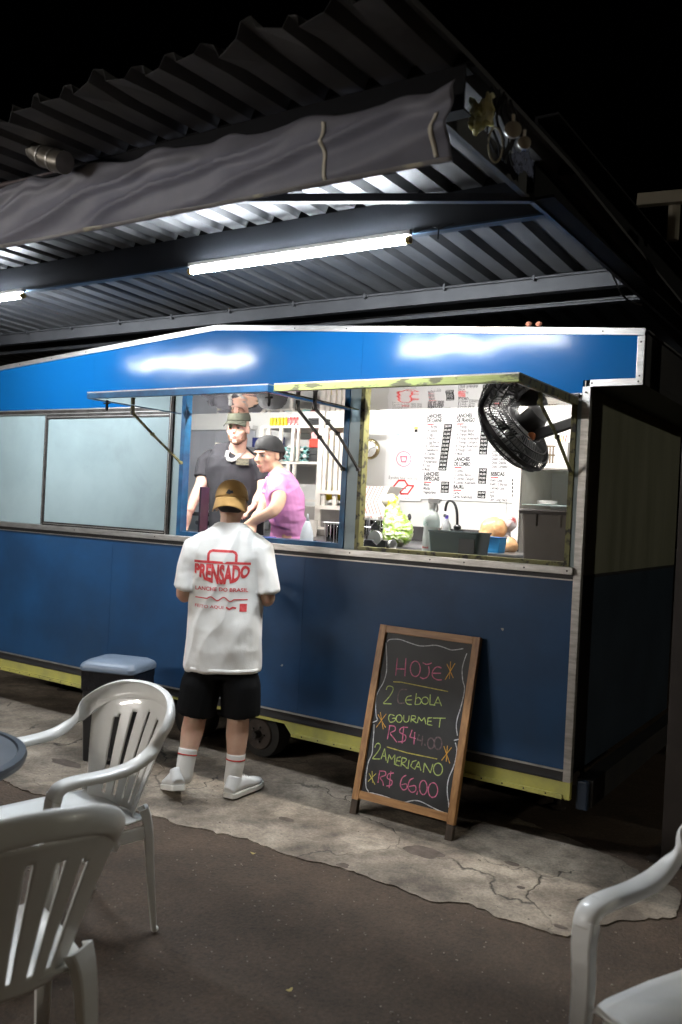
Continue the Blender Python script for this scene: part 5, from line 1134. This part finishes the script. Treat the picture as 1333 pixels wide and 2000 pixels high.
def facebits(par, P, m, s, hair=None):
    for q in (-1, 1):
        MB().ell(P(q*.030, .079, .006), (.0135*s, .010*s, .0080*s), m).build('eye', EYW, par, smooth=True)
        MB().ell(P(q*.030, .0875, .006), (.0060*s, .003*s, .0060*s), m).build('iris', EYD, par, smooth=True)
        MB().loft([(P(q*.014, .092, .024), .002*s, .004*s), (P(q*.03, .092, .029), .002*s, .0035*s), (P(q*.048, .080, .024), .002*s, .003*s)], side=m @ Vector((0, 1, 0))).build('eyebrow', HR, par, smooth=True)
        MB().loft([(P(q*.016, .088, .012), .002*s, .0015*s), (P(q*.030, .0905, .0145), .0015*s, .0015*s), (P(q*.044, .083, .011), .002*s, .0015*s)], side=m @ Vector((0, 1, 0))).build('eyelid', HR, par, smooth=True)
    MB().ell(P(0, .0945, -.057), (.021*s, .009*s, .0045*s), m).ell(P(0, .0935, -.066), (.018*s, .009*s, .0050*s), m).build('lips', LIP, par, smooth=True)
def limb(mb, pts, rad, side=(1, 0, 0), seg=12):
    P = [Vector(p) for p in pts]; o = []; n = len(P)
    for i in range(n-1):
        for k in range(4):
            t = k/4; a, b, c, d = P[max(i-1, 0)], P[i], P[i+1], P[min(i+2, n-1)]
            q = .5*((2*b)+(-a+c)*t+(2*a-5*b+4*c-d)*t*t+(-a+3*b-3*c+d)*t**3); r_ = rad[i]*(1-t)+rad[i+1]*t; o.append((q, r_, r_))
    o.append((P[-1], rad[-1], rad[-1])); return mb.loft(o, side=side, seg=seg)
def hand(mb, wrist, d, palmn, s=1., curl=.35, thumb=1):
    """palm plus five separate bent fingers; d = direction, palmn = out of the palm, thumb = side"""
    d = Vector(d).normalized(); pn = Vector(palmn); pn = (pn-d*pn.dot(d)).normalized(); sd = d.cross(pn)*thumb
    w_ = Vector(wrist); mb.loft([(w_, .024*s, .018*s), (w_+d*.03*s, .032*s, .018*s), (w_+d*.065*s, .040*s, .016*s), (w_+d*.09*s, .040*s, .013*s)], side=sd)
    for k, (off, ln) in enumerate(((.030, .070), (.010, .078), (-.010, .073), (-.029, .058))):
        p0 = w_+d*.08*s+sd*off*s; pts = [p0-d*.02*s]; p = p0; a_ = curl*.5
        for seg_, l in enumerate((.42, .32, .26)):
            dd = d*math.cos(a_)+pn*math.sin(a_)+sd*off*2.2; p = p+dd.normalized()*ln*l*s; pts.append(p); a_ += curl
        limb(mb, [pts[0], p0]+pts[1:], [.0088*s, .0092*s, .0085*s, .0078*s, .0062*s], side=sd, seg=8)
    t0 = w_+d*.025*s+sd*.026*s; t1 = t0+(sd*.8+d*.8+pn*.2).normalized()*.035*s; t2 = t1+(sd*.35+d+pn*.35).normalized()*.032*s; t3 = t2+(d+pn*.5).normalized()*.022*s
    limb(mb, [t0, t1, t2, t3], [.013*s, .011*s, .0095*s, .007*s], side=sd, seg=8)
def hard(name, mb, m, par, vox=.008, it=4, fold=0, fs=8, fd=(1, 1, 1)):
    return link(name, organic(mb, vox, it, fold, fs, fd), m, par)

# --- customer in front of the trailer
CU = thing('person', 'person seen from behind in a white printed T-shirt, black shorts and tan backward cap', 'person', (-3.14, 3.68, 0))
A = Fr((-3.14, 3.68, 0), (-.56, .83))
b = MB()
b.loft([(A(0, 0, .78), .155, .11), (A(0, .0, .90), .155, .11), (A(0, .01, 1.05), .15, .10), (A(0, .01, 1.2), .155, .105), (A(0, 0, 1.33), .17, .105), (A(0, -.005, 1.41), .15, .085), (A(0, .0, 1.46), .07, .06)], side=A.R)
b.loft([(A(0, .0, 1.42), .062, .062), (A(.0, .02, 1.50), .056, .058), (A(0, .04, 1.56), .056, .06)], side=A.R)
hc = A(.0, .055, 1.605); HF = (A.F+Vector((0, 0, -.12))).normalized(); P1, m1 = head(b, hc, HF, 1.06)
# arms: upper arm down, forearm reaching forward to the counter
for q in (-1, 1):
    sh = A(q*.165, 0, 1.385); el = A(q*.232, -.015, 1.10); wr = A(q*.15, .215, 1.17); limb(b, [sh, A(q*.205, -.01, 1.25), el, A(q*.20, .09, 1.12), wr], [.052, .048, .040, .038, .026], side=A.R)
    hand(b, wr, A.F*.9-A.R*q*.35+Vector((0, 0, .25)), (0, 0, -1), 1, .3, -q)
# legs: weight on the right, left heel lifting
fR, fL = A(.095, .0, 0), A(-.17, -.045, 0)
limb(b, [A(.09, 0, .86), A(.105, .01, .62), A(.098, .02, .48), A(.10, -.015, .35), A(.10, -.02, .22), A(.098, -.01, .09)], [.10, .082, .062, .063, .048, .038], side=A.R)
limb(b, [A(-.09, 0, .86), A(-.115, .03, .63), A(-.13, .035, .49), A(-.145, -.02, .36), A(-.158, -.055, .24), A(-.168, -.075, .12)], [.10, .082, .062, .063, .048, .038], side=A.R)
body = hard('body', b, SK1, CU, .0075, 3)
facebits(CU, P1, m1, 1.06)
# T-shirt: wide, dropped shoulders, hem at the hips
b = MB()
b.loft([(A(0, 0, .70), .205, .148), (A(0, 0, .80), .200, .144), (A(0, .0, 1.0), .190, .138), (A(0, 0, 1.18), .190, .138), (A(0, 0, 1.33), .198, .130), (A(0, 0, 1.41), .175, .106), (A(0, .005, 1.455), .13, .086), (A(0, .015, 1.49), .080, .072)], side=A.R, seg=28, power=.85)
for q in (-1, 1):
    b.loft([(A(q*.11, 0, 1.39), .078, .075), (A(q*.172, 0, 1.355), .092, .072), (A(q*.208, -.005, 1.24), .090, .066), (A(q*.228, -.008, 1.135), .092, .068)], side=A.F, seg=16)
shirt = hard('t_shirt', b, mat('white_cotton', (.80, .78, .74), .85, c2=(.76, .74, .70), scale=8, bump=.0012, bscale=140, sheen=.2, bump2=.022, bscale2=6), CU, .008, 3, .022, 6, (1, 1, .5))
me = shirt.data; wm = wmat(shirt); bvh = BVHTree.FromPolygons([wm @ v.co for v in me.vertices], [tuple(p.vertices) for p in me.polygons])
b = MB(); b.sweep([A(.205*math.copysign(abs(math.cos(t))**.85, math.cos(t)), .148*math.copysign(abs(math.sin(t))**.85, math.sin(t)), .712) for t in [2*PI*k/40 for k in range(40)]], [(-.003, -.012), (.003, -.012), (.003, .012), (-.003, .012)], closed=True)
b.build('hem', bpy.data.materials['white_cotton'], CU, smooth=True)
b = MB(); b.sweep([A(.081*math.cos(t), .016+.073*math.sin(t), 1.49) for t in [2*PI*k/28 for k in range(28)]], [(-.004, -.010), (.004, -.010), (.004, .008), (-.004, .008)], closed=True); b.build('collar', bpy.data.materials['white_cotton'], CU, smooth=True)
# print on the back, laid onto the cloth
def onback(r_, z):
    o_ = A(r_, -.6, z); hit = bvh.ray_cast(o_, A.F, 1.2); p = hit[0] if hit[0] is not None else A(r_, -.15, z); return p-A.F*.0022
def printed(name, polys, m):
    """polys: (verts2d, faces) in metres on the back plane"""
    bm = bmesh.new()
    for vs, fs in polys:
        vv = [bm.verts.new((x, y, 0)) for x, y in vs]
        for f_ in fs:
            try: bm.faces.new([vv[i] for i in f_])
            except ValueError: pass
    bmesh.ops.triangulate(bm, faces=bm.faces[:])
    for _ in range(3):
        e = [e for e in bm.edges if e.calc_length() > .018]
        if e: bmesh.ops.subdivide_edges(bm, edges=e, cuts=1); bmesh.ops.triangulate(bm, faces=bm.faces[:])
    me_ = bpy.data.meshes.new(name)
    for v in bm.verts: v.co = onback(v.co.x, v.co.y)
    bmesh.ops.recalc_face_normals(bm, faces=bm.faces); bm.to_mesh(me_); bm.free(); return link(name, me_, m, CU)
REDI = mat('red_shirt_print', (.58, .03, .035), .8, c2=(.66, .10, .10), scale=60)
pz0, px0 = 1.30, -.015
def R4(x0_, y0_, x1_, y1_): return ([(x0_, y0_), (x1_, y0_), (x1_, y1_), (x0_, y1_)], [(0, 1, 2, 3)])
def txt2(s, x0_, x1_, fn, bold=.03):
    vs, fs = text_pts(s, bold); a_, b2 = min(v.x for v in vs), max(v.x for v in vs); return ([fn(x0_+(v.x-a_)/(b2-a_)*(x1_-x0_), v.y/.70) for v in vs], fs)
top = 1.288
def arch(x, t):
    dep = .094*(1-((x-px0)/.162)**2*.62); return (x, top-.008-dep*(1-t))
hpts = []
def ribbon(pts, wd):
    vs = []; n = len(pts)
    for i, p in enumerate(pts):
        a_, c_ = pts[max(i-1, 0)], pts[min(i+1, n-1)]; tx, ty = c_[0]-a_[0], c_[1]-a_[1]; l = math.hypot(tx, ty) or 1
        vs += [(p[0]-ty/l*wd/2, p[1]+tx/l*wd/2), (p[0]+ty/l*wd/2, p[1]-tx/l*wd/2)]
    return (vs, [(2*i, 2*i+1, 2*i+3, 2*i+2) for i in range(n-1)])
hdl = [(px0-.075, top+.01), (px0-.075, top+.05), (px0-.068, top+.062), (px0-.055, top+.068), (px0+.055, top+.068), (px0+.068, top+.062), (px0+.075, top+.05), (px0+.075, top+.01)]
printed('printed_briefcase', [ribbon(hdl, .014), R4(px0-.153, top, px0+.153, top+.013)], REDI)
printed('printed_lettering', [txt2('PRENSADO', px0-.150, px0+.150, arch, .05)], REDI)
printed('printed_lettering', [txt2('LANCHE DO BRASIL', px0-.14, px0+.145, lambda x, t: (x, 1.142+t*.020), .02)], REDI)
wv = [(px0-.14+.285*k/40, 1.100+(.010*math.sin((k-10)/20*4*PI) if 10 <= k <= 30 else 0)) for k in range(41)]
printed('printed_wave', [ribbon(wv, .006)], REDI)
printed('printed_lettering', [txt2('FEITO AQUI', px0-.14, px0+.02, lambda x, t: (x, 1.048+t*.016), .01), ribbon([(px0+.035, 1.058), (px0+.052, 1.048), (px0+.070, 1.058), (px0+.088, 1.054)], .010), R4(px0+.105, 1.036, px0+.143, 1.078)], REDI)
# shorts
b = MB()
b.loft([(A(0, 0, .93), .15, .11), (A(0, 0, .80), .172, .115), (A(0, 0, .70), .182, .118), (A(0, 0, .66), .185, .118)], side=A.R, seg=24)
for q, bx_ in ((1, 0), (-1, -.025)): b.loft([(A(q*.085, 0, .80), .085, .105), (A(q*.095, 0, .70), .095, .118), (A(q*.105+bx_*.3, .0, .62), .108, .125), (A(q*.112+bx_, .01, .455), .106, .12)], side=A.R, seg=20)
hard('shorts', b, mat('black_shorts', (.006, .006, .0065), .9, bump=.001, bscale=120, spec=.15), CU, .009, 3, .007, 5, (1, 1, .35))
# socks and trainers
SOCK = mat('white_sock', (.70, .68, .64), .9, bump=.002, bscale=60, stretch=(1, 1, 3)); SHOE = mat('white_leather', (.74, .74, .73), .45, c2=(.66, .66, .65), scale=12); SOLE = mat('shoe_sole', (.66, .64, .58), .6)
def shoe(par, heel, d, pitch=0, s=1.):
    d = Vector(d).normalized(); m_ = rotm(d); q = Quaternion(m_ @ Vector((1, 0, 0)), -pitch).to_matrix(); o_ = Vector(heel)
    T_ = Matrix.Translation(o_) @ (q @ m_).to_4x4()
    W = lambda x, y, z: T_ @ Vector((x*s, y*s, z*s))
    bb_ = MB(); L = [(-.005, .030), (.02, .040), (.07, .040), (.13, .043), (.19, .050), (.24, .046), (.275, .030), (.288, .012)]
    vs = []; n = len(L)
    out = [(-w_, y) for y, w_ in L]+[(w_, y) for y, w_ in L[::-1]]
    bb_.poly([W(x, y, .0) for x, y in out], (q @ m_) @ Vector((0, 0, .028*s))); bb_.build('sole', SOLE, par, bevel=.005)
    u = MB(); u.loft([(W(0, .005, .035), .034*s, .03*s), (W(0, .03, .06), .036*s, .045*s), (W(0, .045, .105), .036*s, .045*s)], side=m_ @ Vector((1, 0, 0)))
    u.loft([(W(0, -.002, .040), .030*s, .030*s), (W(0, .05, .055), .037*s, .045*s), (W(0, .11, .055), .039*s, .040*s), (W(0, .17, .042), .045*s, .030*s), (W(0, .23, .035), .043*s, .024*s), (W(0, .275, .030), .022*s, .014*s)], side=m_ @ Vector((1, 0, 0)))
    hard('upper', u, SHOE, par, .005, 3)
    lc = MB()
    for k in range(5): lc.tube([W(-.020, .10+.022*k, .098-.010*k), W(.0, .104+.022*k, .104-.0105*k), W(.020, .10+.022*k, .098-.010*k)], .0028*s, 5)
    lc.build('laces', K['wwall'], par)
    return W
def footwear(par, name, heel, d, pitch, sockpts, s=1.06):
    F_ = bpy.data.objects.new(name, None); COL.objects.link(F_); F_.parent = par; shoe(F_, heel, d, pitch, s)
    sb_ = MB(); limb(sb_, sockpts, [.052, .050, .048, .048, .045], side=A.R, seg=16); sb_.build('sock', SOCK, par, smooth=True)
    st = MB(); a_, c_ = Vector(sockpts[0]), Vector(sockpts[1]); p = a_.lerp(c_, .5); st.tube([p, p+(c_-a_).normalized()*.007], .0528, 20); st.build('sock_stripe', mat('sock_red', (.5, .05, .04), .9), par, smooth=True)
footwear(CU, 'trainer', A(.075, -.07, .012), A.F*.86+A.R*.5, 0, [A(.10, -.02, .245), A(.098, -.022, .19), A(.092, -.02, .14), A(.088, -.014, .10), A(.088, -.005, .08)])
footwear(CU, 'trainer', A(-.185, -.145, .065), A.F*.9-A.R*.35, .26, [A(-.158, -.053, .27), A(-.163, -.064, .215), A(-.168, -.074, .165), A(-.170, -.078, .125), A(-.172, -.075, .105)])
# cap worn backwards, brim over the neck
CAPM = mat('tan_cap', (.42, .24, .075), .8, c2=(.35, .195, .06), scale=9, bump=.001, bscale=150)
def cap(par, P_, m, s, mt_, brim=1, back=True, knob=True, dz=0):
    P = lambda a, b, c: P_(a, b, c+dz)
    g_ = MB()
    def dome(u, v):
        a_ = 2*PI*u; ph = PI/2*v; w_ = 1+.004*math.cos(6*a_)
        return P(.0845*math.cos(a_)*math.cos(ph)**.8*w_, -.012+.104*math.sin(a_)*math.cos(ph)**.8*w_, .028+.100*math.sin(ph))
    g_.grid(48, 12, dome); g_.build('crown', mt_, par, smooth=True, solid=.003)
    sg = -1 if back else 1
    def br(u, v):
        a_ = -PI/2+(u-.5)*2.15; x = .0855*math.cos(a_)*1.0; y = -.012+.105*math.sin(a_)
        ext = .074*v*math.cos((u-.5)*2.3)**.6; return P(x*(1+.12*v), (y-ext) if back else -(y-ext)-.024, .026-.034*v*(1.6 if back else .5)-.022*(1-math.cos((u-.5)*2.2))*v*2)
    g_ = MB().grid(24, 8, br); g_.build('brim', mt_, par, smooth=True, solid=.004)
    if knob: MB().ell(P(0, -.012, .130), (.007, .007, .004)).build('button', mt_, par, smooth=True)
cap(CU, P1, m1, 1.06, CAPM)
def capspot(u, v): return P1(-.015+.03*u, -.1155, .052+.018*v)
MB().poly([P1(x*.9, -.121+.1*abs(x), z) for x, z in ((-.022, .045), (-.012, .062), (-.004, .066), (.004, .058), (.016, .060), (.020, .048), (.006, .046), (.002, .040))], m1 @ Vector((0, .008, 0))).build('cap_patch', K['blackm'], CU)
hb = MB(); hb.ell(P1(0, -.03, .0), (.0785, .078, .06), m1); hb.build('hair', HR, CU, smooth=True)

# --- woman server leaning at the counter
WO = thing('person', 'person in a pink T-shirt and black head cap leaning on the counter', 'person', (-3.55, 4.95, .42))
wp = lambda u, v, y: py(u, v, y)
hc = wp(524, 888, 4.72); wF = Vector((-.10, -.98, -.24)).normalized()
b = MB(); P2, m2 = head(b, hc, wF, 1.02)
hip = wp(566, 1050, 4.92); ch = wp(557, 975, 4.80); shd = wp(547, 935, 4.74); nk = wp(540, 917, 4.74)
tf_ = Vector((-.75, -.66, 0)).normalized(); ts = tf_.cross(Vector((0, 0, 1)))       # torso front, torso side
b.loft([(hip+Vector((.0, 0, -.12)), .16, .12), (hip, .155, .12), (hip.lerp(ch, .5), .135, .105), (ch, .155, .118), (ch.lerp(shd, .6), .165, .105), (shd, .12, .075), (nk, .055, .05)], side=ts)
b.loft([(shd, .055, .05), (nk, .050, .050), (hc+Vector((.01, .03, -.06)), .050, .052)], side=ts)
sL = shd+ts*-.0+Vector((0, 0, 0))
armf = [wp(541, 945, 4.62), wp(545, 975, 4.55), wp(533, 998, 4.48), wp(506, 1012, 4.46), wp(478, 1030, 4.45)]
limb(b, armf, [.052, .050, .042, .036, .025], side=(0, 1, 0)); hand(b, armf[-1], Vector((-.9, -.1, -.35)), (0, -.2, -1), .95, .3, 1)
arm2 = [wp(533, 945, 4.98), wp(520, 975, 4.95), wp(510, 1000, 4.80), wp(500, 1010, 4.60), wp(496, 1022, 4.46)]
limb(b, arm2, [.050, .044, .038, .032, .024], side=(0, 1, 0)); hand(b, arm2[-1], Vector((.15, -.55, -.75)), (-.3, .8, -.2), .95, .42, -1)
for q in (-1, 1): limb(b, [hip+ts*q*.08+Vector((0, 0, -.1)), hip+ts*q*.09+Vector((0, 0, -.45)), hip+ts*q*.09+Vector((0, 0, -.88))], [.10, .07, .045], side=(1, 0, 0))
hard('body', b, SK3, WO, .006, 3); facebits(WO, P2, m2, 1.02)
b = MB()
b.loft([(hip+Vector((0, 0, -.01)), .172, .138), (hip+Vector((0, 0, .06)), .162, .13), (hip.lerp(ch, .5), .148, .120), (ch, .168, .132), (ch.lerp(shd, .6), .176, .116), (shd+Vector((0, 0, .0)), .128, .085), (nk+Vector((0, 0, -.03)), .072, .062)], side=ts, seg=24)
b.loft([(wp(545, 938, 4.68), .07, .07), (wp(542, 952, 4.62), .068, .070), (wp(544, 970, 4.57), .060, .064)], side=(0, 1, 0)); b.loft([(wp(540, 938, 4.86), .07, .07), (wp(532, 950, 4.98), .06, .065), (wp(525, 968, 4.96), .056, .06)], side=(0, 1, 0))
hard('t_shirt', b, mat('pink_jersey', (.74, .33, .64), .75, c2=(.66, .27, .56), scale=6, bump=.0008, bscale=160), WO, .006, 3, .011, 13, (.35, .35, 1.2))
b = MB(); b.loft([(hip+Vector((0, 0, -.02)), .162, .128), (hip+Vector((0, 0, -.2)), .175, .14), (hip+Vector((0, 0, -.35)), .17, .13)], side=ts, seg=20)
for q in (-1, 1): limb(b, [hip+ts*q*.085+Vector((0, 0, -.2)), hip+ts*q*.095+Vector((0, 0, -.5)), hip+ts*q*.095+Vector((0, 0, -.9))], [.11, .08, .06], side=(1, 0, 0))
hard('trousers', b, K['blackm'], WO, .01, 3)
b = MB(); 
for q in (-1, 1): b.ell((hip.x+ts.x*q*.095, hip.y+ts.y*q*.095-.04, .46), (.05, .12, .04))
b.build('shoes', K['blackm'], WO, smooth=True)
HC = mat('black_head_cap', (.014, .0145, .016), .8, bump=.001, bscale=120)
b = MB(); b.ell(P2(0, -.018, .052), (.082, .106, .074), m2); b.ell(P2(0, -.095, .012), (.055, .05, .055), m2)
g_ = MB()
def bd_(u, v):
    a_ = 2*PI*u; ph = PI/2*v; lp_ = .010+.040*max(0, math.sin(a_))
    return P2(.083*math.cos(a_)*math.cos(ph)**.7, -.014+.105*math.sin(a_)*math.cos(ph)**.7-.03*(1-v)*max(0, -math.sin(a_)), lp_+(.128-lp_)*math.sin(ph)-.02*(1-v)*max(0, -math.sin(a_)))
g_.grid(48, 14, bd_); g_.build('head_cap', HC, WO, smooth=True, solid=.004)
MB().ell(P2(0, -.115, -.004), (.045, .035, .036), m2).build('hair_bun_cover', HC, WO, smooth=True)
MB().poly([P2(-.02, -.12, -.02), P2(.03, -.12, -.015), P2(.05, -.16, -.055), P2(0, -.165, -.06)], m2 @ Vector((0, .006, .006))).build('cap_tail', HC, WO)
MB().ell(P2(0, -.045, -.01), (.074, .062, .055), m2).build('hair', HR, WO, smooth=True)

# --- cook behind her
MA = thing('person', 'tall bearded person in a black T-shirt and olive cap inside the left window', 'person', (-4.2, 5.05, .42))
YC = 4.98; hc = py(466, 837, YC-.02); mF = Vector((.35, -.93, -.10)).normalized(); b = MB(); P3, m3 = head(b, hc, mF, 1.0)
cf = Vector((.35, -.93, 0)).normalized(); cs = cf.cross(Vector((0, 0, 1)))
nk = py(465, 876, YC+.03); sh_ = py(461, 887, YC+.05); mid = py(462, 960, YC+.05); hp = py(462, 1040, YC+.05)
b.loft([(hp+Vector((0, 0, -.1)), .18, .13), (hp, .18, .13), (mid, .19, .13), (sh_+Vector((0, 0, -.10)), .21, .125), (sh_, .17, .09), (nk, .065, .06)], side=cs); b.loft([(sh_, .07, .065), (nk, .063, .06), (hc+Vector((0, .02, -.06)), .06, .06)], side=cs)
aL = [py(408, 900, YC), py(400, 925, YC-.03), py(392, 950, YC-.08), py(380, 975, YC-.14), py(371, 1000, YC-.2)]
limb(b, aL, [.06, .055, .045, .042, .03], side=(0, 1, 0)); hand(b, aL[-1], Vector((-.25, -.3, -1)), (.3, -.2, 0), 1.0, .3, 1)
aR = [py(514, 903, YC+.1), py(516, 930, YC+.1), py(514, 958, YC+.05), py(505, 975, YC-.02), py(500, 985, YC-.1)]
limb(b, aR, [.06, .055, .045, .042, .03], side=(0, 1, 0)); hand(b, aR[-1], Vector((-.2, -.6, -.5)), (0, 0, -1), 1.0, .3, -1)
for q in (-1, 1): limb(b, [hp+cs*q*.09, hp+cs*q*.1+Vector((0, 0, -.45)), Vector((hp.x+cs.x*q*.1, hp.y+cs.y*q*.1, .5))], [.11, .075, .05], side=(1, 0, 0))
hard('body', b, SK2, MA, .007, 3); facebits(MA, P3, m3, 1.0)
b = MB(); b.ell(P3(0, .037, -.085), (.048, .050, .036), m3); b.ell(P3(0, .083, -.047), (.026, .013, .006), m3)
for q in (-1, 1): b.ell(P3(q*.052, .02, -.055), (.018, .036, .040), m3)
hard('beard', b, STB, MA, .005, 2)
b = MB(); b.loft([(hp+Vector((0, 0, -.08)), .205, .15), (hp, .205, .15), (mid, .21, .15), (sh_+Vector((0, 0, -.10)), .232, .168), (sh_+Vector((0, 0, -.03)), .215, .155), (sh_+Vector((0, 0, .0)), .18, .12), (nk+Vector((0, 0, -.01)), .095, .09)], side=cs, seg=24)
b.loft([(py(420, 892, YC), .075, .075), (py(406, 905, YC), .085, .085), (py(398, 934, YC-.04), .075, .078)], side=(0, 1, 0)); b.loft([(py(502, 894, YC+.08), .075, .075), (py(513, 908, YC+.1), .085, .085), (py(516, 938, YC+.1), .07, .075)], side=(0, 1, 0))
bt = hard('t_shirt', b, mat('black_jersey', (.018, .018, .022), .85, c2=(.026, .026, .031), scale=5, spec=.2), MA, .008, 3, .008, 7, (1, 1, .6))
b = MB(); b.loft([(hp+Vector((0, 0, -.06)), .19, .14), (hp+Vector((0, 0, -.3)), .19, .14)], side=cs, seg=20)
for q in (-1, 1): limb(b, [hp+cs*q*.09+Vector((0, 0, -.2)), hp+cs*q*.1+Vector((0, 0, -.5)), Vector((hp.x+cs.x*q*.1, hp.y+cs.y*q*.1, .45))], [.12, .09, .07], side=(1, 0, 0))
hard('trousers', b, K['blackm'], MA, .012, 3)
wm = wmat(bt); bv = BVHTree.FromPolygons([wm @ v.co for v in bt.data.vertices], [tuple(p.vertices) for p in bt.data.polygons])
def onchest(u, v):
    d_ = ray(u, v).normalized(); h_ = bv.ray_cast(CAM, d_, 12); p = h_[0] if h_[0] is not None else py(u, v, YC-.12); return p-d_*.022
LN = mat('grey_strap', (.48, .47, .46), .7, c2=(.25, .25, .25), scale=60)
pts = [onchest(u, v) for u, v in ((446, 880), (443, 890), (446, 897), (453, 899), (460, 897), (468, 890), (477, 881))]
MB().sweep(pts, [(-.014, -.003), (.014, -.003), (.014, .003), (-.014, .003)], up=cf).build('apron_strap', LN, MA, smooth=True)
q4 = [onchest(u, v) for u, v in ((463, 896), (487, 896.5), (486, 909), (461, 907.5))]
MB().poly(q4, cf*.002).build('chest_logo', mat('chest_patch', (.03, .03, .028), .8, c2=(.12, .11, .07), scale=50, stretch=(1, 1, 6)), MA)
cap(MA, P3, m3, 1.0, mat('olive_cap', (.035, .037, .025), .9, c2=(.02, .022, .015), scale=9), back=False, dz=.028)
MB().ell(P3(0, -.03, .0), (.080, .078, .055), m3).build('hair', HR, MA, smooth=True)


bpy.data.scenes.remove(TS)
